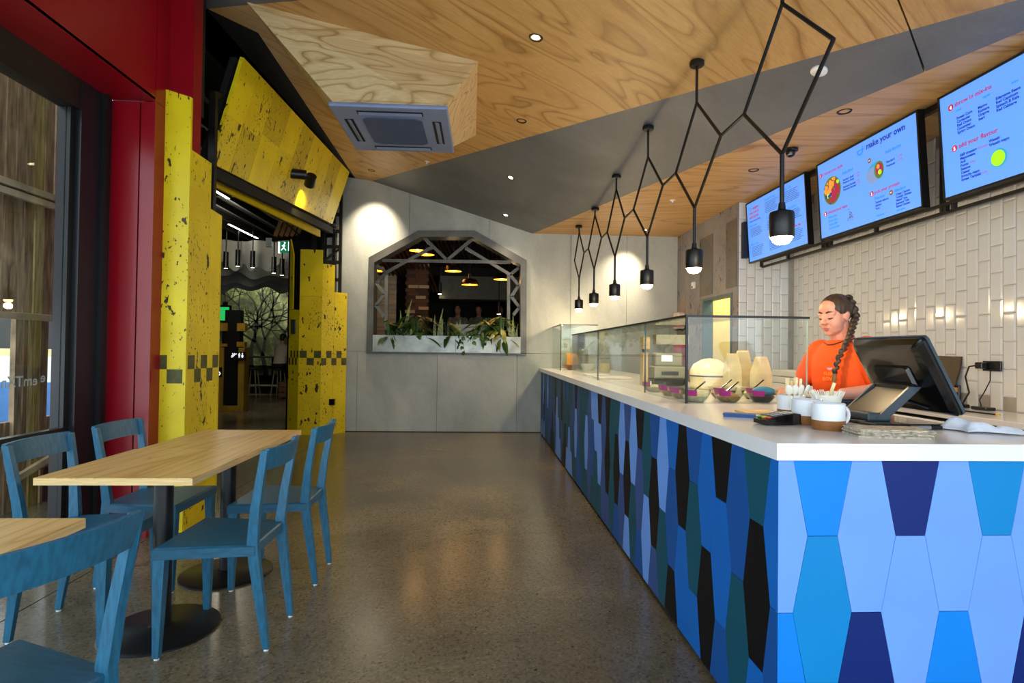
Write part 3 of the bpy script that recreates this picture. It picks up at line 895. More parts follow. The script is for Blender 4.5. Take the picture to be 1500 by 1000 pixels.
for a, b in (((-5.09, 1.09), (-5.06, 1.09)), ((-5.06, 1.09), (-5.0, 1.155)), ((-5.0, 1.155), (-4.975, 1.155)), ((-5.085, 1.115), (-5.065, 1.115)), ((-5.065, 1.115), (-5.015, 1.17)), ((-5.06, 1.17), (-5.06, 1.14))):
    ic.bar((a[0], 11.838, a[1]), (b[0], 11.838, b[1]), 0.004, 0.014, (0, 0, 1))
tag(ic.build('pictograms', M_sign_white, p1), kind='stuff')
p2 = MB().box(-5.41, -5.27, 11.84, 11.86, 0.68, 0.88).build('sign_plate', M_black_matte, t)
ic = MB()
rings = []
ic.bar((-5.345, 11.838, 0.85), (-5.34, 11.838, 0.78), 0.004, 0.014); ic.bar((-5.34, 11.838, 0.785), (-5.31, 11.838, 0.785), 0.004, 0.014); ic.bar((-5.31, 11.838, 0.785), (-5.295, 11.838, 0.745), 0.004, 0.014)
ic.ball((-5.347, 11.838, 0.862), (0.012, 0.003, 0.012), 8, 6)
for i in range(10):
    a0, a1 = math.radians(120 + i * 24), math.radians(120 + (i + 1) * 24)
    ic.bar((-5.335 + .035 * math.cos(a0), 11.838, .752 + .035 * math.sin(a0)), (-5.335 + .035 * math.cos(a1), 11.838, .752 + .035 * math.sin(a1)), 0.004, 0.012)
tag(ic.build('pictograms', M_sign_white, p2), kind='stuff')
M_green_screen = emit('green_display', '1f9a4c', 0.9)
t = thing('display_screen', 'small green lit display screen behind the sign totem', 'screen', (-5.75, 13, 1.87))
MB().box(-5.95, -5.62, 13.0, 13.06, 1.84, 2.22).build('casing', M_black_plastic, t)
MB().box(-5.92, -5.65, 12.992, 13.0, 1.88, 2.18).build('display', M_green_screen, t)
MB().box(-5.82, -5.74, 13.06, 13.14, 0.0, 2.3).build('post', M_black_metal, t)

# running-man exit sign on the steel rail
M_exit = emit('lit_exit_green', '0c5a3c', 1.0)
M_exit_w = emit('lit_exit_white', 'f4fff8', 1.2)
t = thing('exit_sign', 'lit green running man exit sign hanging from a steel rail', 'sign', (-3.2, 9.5, 2.84))
MB().box(-3.345, -3.14, 9.49, 9.52, 2.85, 3.06).build('lit_panel', M_exit, t)
MB().box(-3.36, -3.335, 9.485, 9.525, 2.84, 3.07).build('panel_edge', M_exit_w, t)
MB().box(-3.26, -3.24, 9.49, 9.51, 3.06, 3.75).build('hanger', M_black_metal, t)
ic = MB(); y = 9.486
ic.box(-3.20, -3.15, y, y + 0.002, 2.88, 3.03)
ic.bar((-3.30, y, 2.96), (-3.25, y, 2.96), .003, .014); ic.bar((-3.265, y, 2.99), (-3.275, y, 2.93), .003, .02); ic.bar((-3.275, y, 2.93), (-3.31, y, 2.89), .003, .014); ic.bar((-3.275, y, 2.93), (-3.235, y, 2.89), .003, .014)
ic.ball((-3.255, y, 3.01), (.013, .002, .013), 8, 6)
tag(ic.build('pictogram', M_exit_w, t), kind='stuff')

# timber batten rack above the rail, and loose cables
M_tan = plain('tan_timber_batten', 'b0875a', 0.6, var=0.15)
t = thing('batten_rack', 'sloping rack of tan timber battens under the tilted yellow panel', 'rack', (-3.0, 9.1, 3.04))
for i in range(5):
    x = -3.30 + i * 0.085
    MB().bar((x, 9.18, 3.06), (x + 0.19, 9.05, 3.46), 0.05, 0.03, (0, 1, 0)).build('batten', M_tan, t)
MB().bar((-3.16, 9.07, 3.44), (-2.72, 9.07, 3.44), 0.04, 0.04).build('rack_rail', M_void, t)
for k, (a, b, sag) in enumerate((((-2.6, 5.2, 3.3), (-2.75, 8.8, 3.25), 0.55), ((-2.5, 5.0, 3.1), (-2.7, 8.7, 3.35), 0.30), ((-3.1, 6.4, 3.7), (-2.8, 8.9, 3.0), 0.12))):
    pts = []
    for i in range(15):
        s = i / 14
        p = Vector(a).lerp(Vector(b), s); p.z -= sag * 4 * s * (1 - s) * 0.6
        pts.append(p)
    tag(MB().tube(pts, 0.013, 6).build('cable', M_steel_dark, None, True), 'slack dark cable looping under the tilted yellow panel', 'cable', 'cables under the yellow panel')

# bar stools, crate
M_pale_leg = plain('pale_stool_leg', '8d8a74', 0.5)
def stool(x, y, label, group=None, rz=0.0):
    t = thing('bar_stool', label, 'stool', (x, y, 0), group)
    for a in range(4):
        an = a * math.pi / 2 + 0.6 + rz
        MB().tube([(x + .21 * math.cos(an), y + .21 * math.sin(an), 0), (x + .12 * math.cos(an), y + .12 * math.sin(an), 0.70)], 0.016, 8).build('leg', M_pale_leg, t)
    ring = []
    for i in range(12):
        an = i * math.pi / 6
        ring.append((x + .175 * math.cos(an), y + .175 * math.sin(an), 0.27))
    MB().tube(ring + [ring[0]], 0.009, 6).build('footrest', M_pale_leg, t)
    MB().lathe([(0, .70), (.15, .70), (.17, .72), (.165, .745), (0, .75)], (x, y, 0), 16).build('seat', M_black_matte, t, True)
stool(-6.05, 15.4, 'pale legged bar stool standing empty before the mural', rz=0.2)
stool(-5.35, 15.35, 'pale legged bar stool under the seated customer')
t = thing('timber_crate', 'low slatted timber crate beside the occupied bar stool', 'crate', (-4.95, 14.9, 0))
M_crate = plain('brown_crate_timber', '6b4f2e', 0.7, var=0.2)
for z in (0.04, 0.18, 0.32):
    for (x0, x1, y0, y1) in ((-5.15, -4.75, 14.70, 14.715), (-5.15, -4.75, 15.085, 15.10), (-5.15, -5.135, 14.70, 15.10), (-4.765, -4.75, 14.70, 15.10)):
        MB().box(x0, x1, y0, y1, z, z + 0.11).build('slat', M_crate, t)
for (x, y) in ((-5.13, 14.72), (-4.79, 14.72), (-5.13, 15.06), (-4.79, 15.06)):
    MB().box(x, x + 0.02, y, y + 0.02, 0, 0.43).build('corner_post', M_crate, t)
tb = thing('bar_bench', 'long dark high bench along the mural', 'bench', (-6, 16.2, 0))
MB().box(-7.6, -4.2, 15.9, 16.45, 1.0, 1.05).build('bench_top', M_black_matte, tb)
for x in (-7.5, -5.9, -4.3):
    MB().box(x, x + 0.06, 16.3, 16.4, 0, 1.0).build('leg', M_black_metal, tb)
MB().bar((-7.5, 16.0, 0.25), (-4.3, 16.0, 0.25), 0.04, 0.04).build('foot_rail', M_pale_leg, tb)

# ================================================================== dark dining room behind the serving window
room = struct('wall_dining_room', 'dark walls of the room behind the serving window')
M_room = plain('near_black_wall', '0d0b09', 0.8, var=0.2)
M_dusk = plain('dim_grey_bulkhead', '6d6a5f', 0.8, var=0.1)
M_whiteboard = plain('weathered_white_board', 'a9a795', 0.7, var=0.15, stretch=(0.3, 1, 4))
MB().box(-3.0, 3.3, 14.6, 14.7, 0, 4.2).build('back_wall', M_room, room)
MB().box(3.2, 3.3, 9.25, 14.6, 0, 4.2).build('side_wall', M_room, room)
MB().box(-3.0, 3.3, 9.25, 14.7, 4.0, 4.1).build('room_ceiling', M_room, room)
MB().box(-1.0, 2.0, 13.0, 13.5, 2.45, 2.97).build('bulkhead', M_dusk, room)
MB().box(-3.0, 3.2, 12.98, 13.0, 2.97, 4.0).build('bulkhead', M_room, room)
for i in range(14):
    MB().box(-2.6, -1.80, 11.9, 11.95, 0.9 + i * 0.17, 1.066 + i * 0.17).build('white_board', M_whiteboard, room)
MB().box(-3.0, 3.2, 13.66, 14.6, 0, .68).build('raised_floor', M_room, room)
point(room, (-.3, 13.4, 2.75), 5, (1, .85, .65), .1)  # dim lamp without a fitting, added to bring out the cooks
pier = struct('wall_brick_pier', 'narrow brick pier in the dark room behind the serving window')
bricks = [plain('brick_brown', '4a3024', 0.8, var=0.2), plain('brick_dark', '2e2019', 0.8, var=0.2), plain('brick_pale', '9b8a72', 0.8, var=0.2)]
MB().box(-1.54, -1.12, 11.53, 11.8, 0, 3.2).build('mortar', plain('grey_mortar', '332c26', 0.9), pier)
bmesh_b = []
for m in bricks:
    bmesh_b.append(MB().box(-0.099, 0.099, 0, 0.1, -0.031, 0.031).mesh('brick', m))
for r in range(32):
    for c in range(2):
        inst('brick', bmesh_b[rb.choice((0, 0, 0, 1, 1, 2))], pier, (-1.435 + c * 0.21 + (0.03 if r % 2 else -0.03), 11.515 + rb.uniform(0, .008), 0.9 + r * 0.072))
M_redslat = plain('red_brown_batten', '4e2414', 0.6, var=0.2)
slats = struct('ceiling_dining_room', 'sloping red-brown batten ceiling behind the serving window')
for i in range(34):
    x = -2.3 + i * 0.085
    z0 = 3.55 if i > 12 else 3.45
    MB().bar((x, 9.35, z0), (x + 0.25, 12.9, z0 - (0.35 if i > 12 else 0.85)), 0.035, 0.06).build('batten', M_redslat, slats)
t = thing('servery_counter', 'steel topped servery in the dark room behind the serving window', 'counter', (0, 13.2, 0))
MB().box(-0.9, 1.6, 13.0, 13.6, 0, 1.55).build('body', M_room, t)
MB().box(-0.95, 1.65, 12.95, 13.65, 1.55, 1.60).build('steel_top', M_galv, t)
MB().box(-0.8, 0.1, 13.1, 13.3, 1.60, 1.88).build('steel_hob', M_galv, t)
M_brass = plain('dark_brass', '3a2a12', 0.3, 0.8, var=0.1)
M_shade_in = emit('glowing_shade_lining', 'ffb52e', 1.6)
M_warmbulb = emit('warm_bulb', 'ffd98a', 16.0)
for k, (x, y, z) in enumerate(((-1.93, 10.4, 2.70), (-1.20, 10.4, 3.08), (-1.075, 10.7, 3.06), (-0.556, 10.5, 2.735), (-0.252, 10.5, 2.49), (0.337, 10.5, 2.60))):
    t = thing('dome_pendant', 'dark brass drum pendant with a glowing amber lining behind the serving window', 'pendant lamp', (x, y, z), 'brass pendants behind the serving window')
    MB().lathe([(0.0, .20), (.03, .20), (.03, .13), (.13, .10), (.155, .06), (.16, 0.0), (.155, 0.0), (.15, .055), (.125, .095), (0.0, .10)], (x, y, z), 20).build('shade', M_brass, t, True)
    MB().lathe([(.15, .004), (.145, .05), (.12, .088), (0.0, .092)], (x, y, z), 20).build('lining', M_shade_in, t, True)
    MB().ball((x, y, z + 0.045), 0.032, 10, 8).build('bulb', M_warmbulb, t, True)
    MB().tube([(x, y, z + .2), (x, y, 4.0)], 0.008, 6).build('cord', M_black_matte, t)
    if k in (1, 3, 5): point(t, (x, y, z - 0.06), 1.6, (1, .72, .35), 0.06)
for (x, y, z) in ((-1.35, 12.7, 2.75), (-0.98, 12.9, 2.55), (0.35, 12.6, 2.1)):
    t = thing('tube_spotlight', 'small black tube spotlight in the dark room behind the serving window', 'light', (x, y, z), 'tube spotlights behind the serving window')
    MB().lathe([(0, .25), (.04, .25), (.04, 0), (0, 0)], (x, y, z), 10).build('tube', M_black_metal, t, True)
    MB().lathe([(0, 0), (.035, 0), (.035, -.012), (0, -.012)], (x, y, z), 10).build('lens', M_downlight, t)
    MB().tube([(x, y, z + .25), (x, y, 4.0)], .01, 6).build('stem', M_black_metal, t)

# ================================================================== outside the left glazing
M_plank = plain('weathered_brown_plank', '90704f', 0.7, var=0.35, vscale=5, stretch=(1, 7, 0.8))
M_plank2 = plain('weathered_grey_plank', 'a98a68', 0.7, var=0.35, vscale=5, stretch=(1, 7, 0.8))
M_rail = plain('weathered_rail', 'c0a585', 0.7, var=0.2)
t = thing('plank_screen', 'weathered timber plank and batten screen outside the left glazing', 'screen', (-3.6, 4.0, 0))
y = 2.30; k = 0
rp = random.Random(5)
while y < 5.14:
    w = 0.098
    MB().box(-3.64 + rp.uniform(-.006, .006), -3.60 + rp.uniform(-.004, .006), y, y + w - 0.011, 1.545, 2.44).build('plank', (M_plank, M_plank2)[k % 2], t)
    MB().box(-3.64 + rp.uniform(-.006, .006), -3.60 + rp.uniform(-.004, .006), y, y + w - 0.011, 2.50, 3.5).build('plank', (M_plank2, M_plank)[rp.randrange(2)], t)
    y += w; k += 1
for z in (1.49, 2.42, 2.49):
    MB().box(-3.60, -3.56, 2.3, 5.15, z, z + 0.05).build('rail', M_rail, t)
MB().box(-3.68, -3.63, 2.3, 5.15, 2.44, 2.50).build('shadow_rail', M_black_matte, t)
t2 = t        # the battens below hang on the same posts
for (y0, y1, kk) in ((4.58, 4.645, 1), (4.66, 4.70, 0), (4.71, 4.765, 1), (4.775, 4.82, 0), (4.83, 4.91, 0), (4.2, 4.27, 0), (4.3, 4.36, 1)):
    MB().box(-3.63, -3.59, y0, y1, 0.28, 1.49).build('batten', (M_plank, M_plank2)[kk], t2)
for i in range(12):
    MB().box(-3.66, -3.62, 3.6 + i * 0.118, 3.6 + i * 0.118 + 0.10, 0.0, 0.70).build('batten', (M_plank, M_plank2)[i % 2], t2)
MB().bar((-3.58, 4.55, 0.25), (-3.58, 4.95, 0.36), 0.05, 0.05).build('brace', M_rail, t2)
MB().box(-3.64, -3.58, 4.93, 5.2, 0.0, 0.28).build('plinth', M_black_matte, t2)
MB().box(-3.62, -3.56, 5.16, 5.22, 0.0, 3.5).build('post', M_black_metal, t2)
MB().box(-3.61, -3.57, 5.06, 5.14, 0.0, 0.9).build('pale_post', plain('pale_green_post', '9db7ac', 0.6), t2)
M_blue_h = plain('blue_hoarding', '3e6fa8', 0.6, var=0.1)
M_white_h = plain('white_hoarding', 'e8ece8', 0.6, var=0.04)
M_tan_h = plain('tan_hoarding', 'd8c48a', 0.6, var=0.05)
t = thing('street_barrier', 'blue and white barrier seen across the street outside the glazing', 'barrier', (-7.3, 10, 0))
MB().box(-9.2, -6.85, 10.0, 10.1, 0.0, 0.66).build('blue_panel', M_blue_h, t)
MB().box(-9.2, -6.85, 10.0, 10.1, 0.66, 1.09).build('white_panel', M_white_h, t)
MB().box(-9.2, -6.85, 10.02, 10.1, 1.09, 1.22).build('tan_cap', M_tan_h, t)
MB().box(-9.3, -6.8, 10.12, 10.2, 1.22, 1.75).build('dark_panel', M_joist, t)
t = thing('street_tree', 'bright green leafy street tree beyond the barrier', 'tree', (-8.2, 12.0, 0))
MB().tube([(-8.2, 12, 0), (-8.15, 12, 1.6), (-8.3, 12.05, 2.6)], 0.09, 8, 0.05).build('trunk', M_plank, t, True)
fo = MB(); rt = random.Random(2)
for i in range(900):
    d = Vector((rt.gauss(0, 1), rt.gauss(0, 1), rt.gauss(0, 1))).normalized() * (0.9 * rt.random() ** 0.4)
    c = Vector((-8.2, 12, 2.6)) + Vector((d.x, d.y, d.z * 0.9)); s = 0.06
    a = Vector((rt.uniform(-1, 1), rt.uniform(-1, 1), rt.uniform(-1, 1))).normalized(); b = a.orthogonal().normalized()
    fo.add([c - a * s, c + b * s * .6, c + a * s, c - b * s * .6], [(0, 1, 2, 3)])
tag(fo.build('foliage', plain('bright_green_leaf', '8fc23a', 0.6, var=0.2), t), kind='stuff')

# ================================================================== cafe tables and chairs
def cafe_table(x0, x1, y0, y1, px, py, label):
    t = thing('cafe_table', label, 'table', (px, py, 0))
    top = MB(); top.mat(0).box(x0, x1, y0, y1, 0.753, 0.757); top.mat(1).box(x0, x1, y0, y1, 0.727, 0.753)
    top.build('table_top', [M_birch, M_birch_edge], t)
    MB().lathe([(0, 0.0), (.246, 0.0), (.246, .008), (.235, .014), (.06, .022), (.042, .03)], (px, py, 0), 48).build('base_disc', M_black_metal, t, True)
    MB().lathe([(.04, .02), (.04, .72), (.0, .72)], (px, py, 0), 24).build('pedestal', M_black_metal, t, True)
    MB().box(px - .18, px + .18, py - .03, py + .03, .715, .727).build('top_plate', M_black_metal, t)
    return t
cafe_table(-1.815, -1.185, 2.42, 3.10, -1.455, 2.712, 'pale birch cafe table on a black disc base, pushed against its twin')
cafe_table(-1.80, -1.185, 3.104, 3.83, -1.45, 3.375, 'pale birch cafe table on a black disc base beside the yellow portal')
cafe_table(-1.86, -1.235, 1.18, 1.862, -1.55, 1.52, 'pale birch cafe table standing apart in the near corner')

def rect_loft(mb, secs):
    """secs: (centre, half x, half y) square sections stacked upwards"""
    mb.loft([[(c[0] - a, c[1] - b, c[2]), (c[0] + a, c[1] - b, c[2]), (c[0] + a, c[1] + b, c[2]), (c[0] - a, c[1] + b, c[2])] for c, a, b in secs])
def make_chair(label):
    """faces +x, origin on the floor under the seat"""
    t = thing('dining_chair', label, 'chair', (0, 0, 0), None)
    s = MB()
    s.loft([[(.235, -.232, z), (.235, .232, z), (.0, .205, z), (-.165, .185, z), (-.165, -.185, z), (.0, -.205, z)] for z in (.412, .452)])
    s.loft([[(x, y, z) for x, y in ((.235, -.232), (.235, .232), (.0, .205), (-.165, .185), (-.165, -.185), (.0, -.205))] for z in (.452,)] + [[(.225, -.222, .460), (.225, .222, .460), (.0, .195, .458), (-.16, .176, .458), (-.16, -.176, .458), (.0, -.195, .458)]])
    s.build('seat', M_seat, t)
    for sy in (-1, 1):
        m = MB(); rect_loft(m, [((.212, sy * .217, .008), .013, .013), ((.208, sy * .207, .412), .024, .022)])
        m.build('leg', M_chair, t)
        m = MB()
        rect_loft(m, [((-.210, sy * .155, .008), .013, .012), ((-.185, sy * .160, .20), .019, .014), ((-.160, sy * .166, .38), .022, .015), ((-.152, sy * .168, .47), .022, .015), ((-.166, sy * .180, .62), .019, .014), ((-.205, sy * .196, .862), .014, .013)])
        m.build('rear_post', M_chair, t)
        for x, yy in ((.212, .217), (-.210, .155)):
            MB().lathe([(0, 0), (.011, 0), (.011, .010), (0, .010)], (x, sy * yy, 0), 10).build('glide', M_white_plastic, t)
    rings = []
    n = 12
    for i in range(n + 1):
        u = -1 + 2 * i / n
        y = u * .200
        bow = -.035 * (1 - u * u)
        xb, xt = -.185 + bow, -.207 + bow
        rings.append([(xb, y, .775), (xb - .017, y, .775), (xt - .017, y, .868), (xt, y, .868)])
    m = MB(); m.loft(rings); m.build('back_rail', M_chair, t, True)
    return t
proto = make_chair('blue chair')
first = True
for (x, y, rz, lab) in ((-1.120, 2.672, math.pi, 'blue wooden chair on the aisle side of the twin tables, away from the portal'),
                        (-1.112, 3.348, math.pi + 0.02, 'blue wooden chair on the aisle side of the twin tables, nearer the yellow portal'),
                        (-1.835, 3.330, 0.0, 'blue stained wooden chair in front of the red column, tucked under the twin tables'),
                        (-1.835, 2.765, 0.03, 'blue stained wooden chair against the glazing, beside the black window jamb'),
                        (-1.158, 1.428, math.pi - 0.30, 'blue stained wooden chair at the table standing apart in the near corner')):
    c = proto if first else copy_tree(proto)
    first = False
    c.location = (x, y, 0); c.rotation_euler = (0, 0, rz); c['label'] = lab; c['group'] = 'blue dining chairs'

# ================================================================== service counter clad in elongated hexagon panels
XC, YC = 0.92, 1.725
ZT = 1.024
def flat(name, hexc, rough=0.5):
    return plain(name, hexc, rough, var=0.025, vscale=3, spec=0.22)
PAL = {'P': flat('periwinkle_laminate', '6c9cec'), 'A': flat('azure_laminate', '0a7fe0'), 'B': flat('azure_laminate_shaded', '0a64bc'), 'T': flat('teal_laminate', '094e62'), 'C': flat('cyan_blue_laminate', '0680c4'),
       'N': flat('navy_laminate', '08246c'), 'K': flat('navy_laminate_shaded', '05080f'), 'M': flat('mid_blue_laminate', '10509a'), 'S': flat('slate_blue_laminate', '33518c')}  # B and K are azure and navy with the side face's shade painted in
ctr = thing('service_counter', 'long service counter clad in blue and navy elongated hexagon panels', 'counter', (1.4, 1.75, 0))
MB().box(XC + 0.014, 1.90, YC + 0.014, 9.015, 0.03, 0.972).build('body', M_black_matte, ctr)
MB().box(XC + 0.03, 1.88, YC + 0.03, 9.01, 0.0, 0.03).build('plinth', M_black_matte, ctr)
NW, WW, HH = 0.0945, 0.1885, 0.236
PT = (NW + WW) / 2
LV = [0.972, 0.736, 0.500, 0.264, 0.030]
gp = 0.0007
shapes = {'full': [(-NW / 2, HH), (NW / 2, HH), (WW / 2, 0), (NW / 2, -HH), (-NW / 2, -HH), (-WW / 2, 0)],
          'top': [(-WW / 2, 0), (WW / 2, 0), (NW / 2, -HH), (-NW / 2, -HH)],
          'bot': [(-NW / 2, HH), (NW / 2, HH), (WW / 2, 0), (-WW / 2, 0)],
          'rhalf': [(0, HH), (NW / 2, HH), (WW / 2, 0), (NW / 2, -HH), (0, -HH)],
          'lhalf': [(-NW / 2, HH), (0, HH), (0, -HH), (-NW / 2, -HH), (-WW / 2, 0)]}
HEX = {}
def hexmesh(shape, colr):
    if (shape, colr) not in HEX:
        poly = shapes[shape]
        cx = sum(p[0] for p in poly) / len(poly); cz = sum(p[1] for p in poly) / len(poly)
        def sh(p, d):
            v = Vector((p[0] - cx, p[1] - cz)); L = v.length
            v = v * ((L - d) / L)
            return (v.x + cx, v.y + cz)
        mb = MB()
        mb.loft([[(sh(p, gp)[0], 0.014, sh(p, gp)[1]) for p in poly], [(sh(p, gp)[0], 0.0012, sh(p, gp)[1]) for p in poly], [(sh(p, gp + .0006)[0], 0.0, sh(p, gp + .0006)[1]) for p in poly]])
        HEX[(shape, colr)] = mb.mesh('hexagon_panel', PAL[colr])
    return HEX[(shape, colr)]
def hexat(shape, colr, a, z, side):
    if side: inst('hexagon_panel', hexmesh(shape, colr), ctr, (XC, YC + a, z), (0, 0, -math.pi / 2))
    else: inst('hexagon_panel', hexmesh(shape, colr), ctr, (XC + a, YC, z))
hexat('rhalf', 'P', 0, LV[1], False); hexat('rhalf', 'A', 0, LV[3], False)
hexat('lhalf', 'B', 0, LV[1], True); hexat('lhalf', 'M', 0, LV[3], True)  # side halves of the corner panels coloured darker to paint the shaded face
FRONT = {1: 'ACC', 2: 'PN', 3: 'NPA', 4: 'PA', 5: 'CPP', 6: 'PN', 7: 'APC'}
SIDE = {1: 'TKB', 2: 'MT', 3: 'KBM', 4: 'BK', 5: 'MTB', 6: 'KB', 7: 'BMK', 8: 'PT', 9: 'MKS', 10: 'TP', 11: 'KSM', 12: 'PT', 13: 'SKP', 14: 'PS', 15: 'TKM'}
rs = random.Random(4)
def column(k, cols, side):
    a = k * PT
    if k % 2:
        hexat('top', cols[0], a, LV[0], side); hexat('full', cols[1], a, LV[2], side); hexat('bot', cols[2], a, LV[4], side)
    else:
        hexat('full', cols[0], a, LV[1], side); hexat('full', cols[1], a, LV[3], side)
for k in range(1, 8):
    if XC + k * PT + WW / 2 < 1.99: column(k, FRONT[k], False)
k = 1
while YC + k * PT + WW / 2 < 9.02:
    column(k, SIDE.get(k) or ''.join(rs.choice('PSSTTMKKPM') for _ in range(3)), True)
    k += 1
cto = MB()
cto.prism([(0.908, 1.712, ZT - .052), (1.94, 1.712, ZT - .052), (1.94, 9.015, ZT - .052), (0.908, 9.015, ZT - .052)], (0, 0, .052))
tag(cto.build('countertop', M_white_stone), 'thick white quartz top running the length of the service counter', 'countertop')

# ---- frameless glass display cases
def case(y0, y1, splits, zt, x1, label):
    t = thing('display_case', label, 'display case', (1.4, y0, ZT))
    th = 0.008; x0 = 1.10
    ys = [y0] + splits + [y1]
    for a, b in zip(ys, ys[1:]):
        MB().box(x0, x0 + th, a + .002, b - .002, ZT + .001, zt).build('front_pane', M_glass, t)
    for yy in splits:
        MB().box(x0 - .001, x0 + th + .001, yy - .0015, yy + .0015, ZT + .001, zt).build('pane_edge', M_glass_edge, t)
    MB().box(x0 + th, x1, y0, y0 + th, ZT + .001, zt).build('end_pane', M_glass, t)
    MB().box(x0 + th, x1, y1 - th, y1, ZT + .001, zt).build('end_pane', M_glass, t)
    MB().box(x0 - .002, x0 + th + .002, y0 - .002, y0 + th + .002, ZT + .001, zt).build('corner_edge', M_black_metal, t)
    MB().box(x1 - .003, x1, y0, y0 + th, ZT + .001, zt).build('pane_edge', plain('pale_glass_edge', 'a8c8b8', .2) if 'pale_glass_edge' not in MATS else MATS['pale_glass_edge'], t)
    MB().box(x0 - .004, x0 + .012, y0 - .004, y1, zt, zt + .012).build('top_trim', M_black_metal, t)
    MB().box(x0 + .012, x1 + .01, y0 - .004, y0 + .012, zt, zt + .012).build('top_trim', M_black_metal, t)
    MB().box(x0 + .012, x0 + .32, y0 + .012, y1 - .01, zt - .006, zt + .002).build('top_shelf', M_glass, t)
    return t
case(3.03, 6.98, [3.82, 5.4], 1.492, 1.775, 'frameless glass display case with bowls standing on the counter')
case(8.0, 9.0, [], 1.665, 1.62, 'short tall glass display case at the far wall end of the counter')

# ---- deli bowls with magenta labels
M_bowlglass = glassy('clear_bowl_plastic', (0.93, 0.96, 0.95, 1), 1.0)
M_label = plain('magenta_label', 'b3228a', 0.5, var=0.04)
M_blue_cloth = plain('turquoise_wrap', '2f8fc0', 0.6, var=0.1)
fills = [plain('cream_noodles', 'e6dcae', 0.7, var=0.15, vscale=60), plain('toasted_nuts', 'b98a4c', 0.7, var=0.3, vscale=70), plain('dark_seaweed', '3c3424', 0.7, var=0.3, vscale=60), plain('pink_pickle', 'c9627a', 0.6, var=0.2, vscale=50)]
M_spoon = plain('steel_spoon', '8d8f92', 0.25, 0.9, var=0.05)
BOWLS = [(1.20, 3.155, 0, 'bowl of cream noodles beside the corner of the glass case', True), (1.392, 3.16, 1, 'bowl of toasted nuts in front of the glass end pane, spoon leaning right', True),
         (1.59, 3.17, 2, 'bowl of dark seaweed with a turquoise wrap on top, beside the card machine', False), (1.205, 3.37, 1, 'bowl of toasted nuts behind the cream noodles', False),
         (1.46, 3.40, 3, 'bowl of pink pickle behind the toasted nuts', True), (1.66, 3.40, 0, 'bowl of cream noodles behind the seaweed bowl', True),
         (1.205, 3.58, 1, 'bowl of nuts third from the case corner along the front pane', False), (1.205, 3.95, 0, 'bowl of cream noodles past the first glass joint', False)]
for i, (x, y, f, lab, sp) in enumerate(BOWLS):
    t = thing('deli_bowl', 'clear ' + lab, 'bowl', (x, y, ZT), 'clear bowls in the glass case')
    MB().lathe([(0, .002), (.045, .002), (.06, .016), (.074, .04), (.083, .070), (.085, .070), (.077, .04), (.062, .014), (.046, .0), (0, .0)], (x, y, ZT), 24).build('bowl', M_bowlglass, t, True)
    MB().lathe([(0, .004), (.044, .004), (.058, .017), (.068, .034), (.055, .042), (.03, .048), (0, .05)], (x, y, ZT), 20).build('filling', fills[f], t, True)
    lb = MB(); n = 6; a0, a1 = (math.radians(-150), math.radians(-105))
    if i in (3, 6, 7): a0, a1 = (math.radians(-175), math.radians(-125))
    rings = []
    for k in range(n + 1):
        a = a0 + (a1 - a0) * k / n
        rings.append([(x + r * math.cos(a), y + r * math.sin(a), ZT + z) for r, z in ((.0775, .036), (.0865, .068), (.0875, .068), (.0785, .036))])
    lb.loft(rings); lb.build('label_band', M_label, t)
    if i == 2:
        MB().ball((x + .01, y, ZT + .062), (.062, .06, .026), 14, 8).build('wrap', M_blue_cloth, t, True)
    if sp:
        s = MB(); s.tube([(x - .02, y, ZT + .05), (x + .055, y - .005, ZT + .115)], .0045, 6); s.build('spoon', M_black_plastic, t)

# ---- beige paper bags standing behind the bowls
M_kraft = plain('beige_paper', 'd8c79a', 0.7, var=0.1, vscale=12)
for i, (x, y, w, h, rz) in enumerate(((1.70, 3.80, .10, .26, .1), (1.80, 3.86, .11, .28, -.15), (1.84, 3.68, .12, .24, .25))):
    lab = ('narrow beige paper bag, leftmost of the row behind the bowls', 'tallest beige paper bag standing between two others behind the bowls', 'wide sloping beige paper bag near the end pane of the glass case')[i]
    if i == 0: lab = 'narrow beige paper bag beside the tallest bag behind the bowls'
    t = thing('paper_bag', lab, 'bag', (x, y, ZT), 'beige paper bags in the glass case')
    R = Matrix.Rotation(rz, 3, 'Z')
    def q(px, py, pz): return Vector((x, y, ZT)) + R @ Vector((px, py, pz))
    m = MB()
    m.loft([[q(-w / 2, -.035, 0), q(w / 2, -.035, 0), q(w / 2, .035, 0), q(-w / 2, .035, 0)], [q(-w / 2, -.035, h * .6), q(w / 2, -.035, h * .6), q(w / 2, .035, h * .6), q(-w / 2, .035, h * .6)], [q(-w * .36, -.012, h), q(w * .36, -.012, h), q(w * .36, .012, h), q(-w * .36, .012, h)]])
    m.build('bag_body', M_kraft, t)
    z = MB(); n = 8
    for k in range(n):
        u0 = -w * .36 + w * .72 * k / n; u1 = u0 + w * .72 / n
        z.prism([q(u0, -.012, h), q(u1, -.012, h), q((u0 + u1) / 2, -.012, h + .014)], R @ Vector((0, .024, 0)))
    z.build('pinked_edge', M_kraft, t)

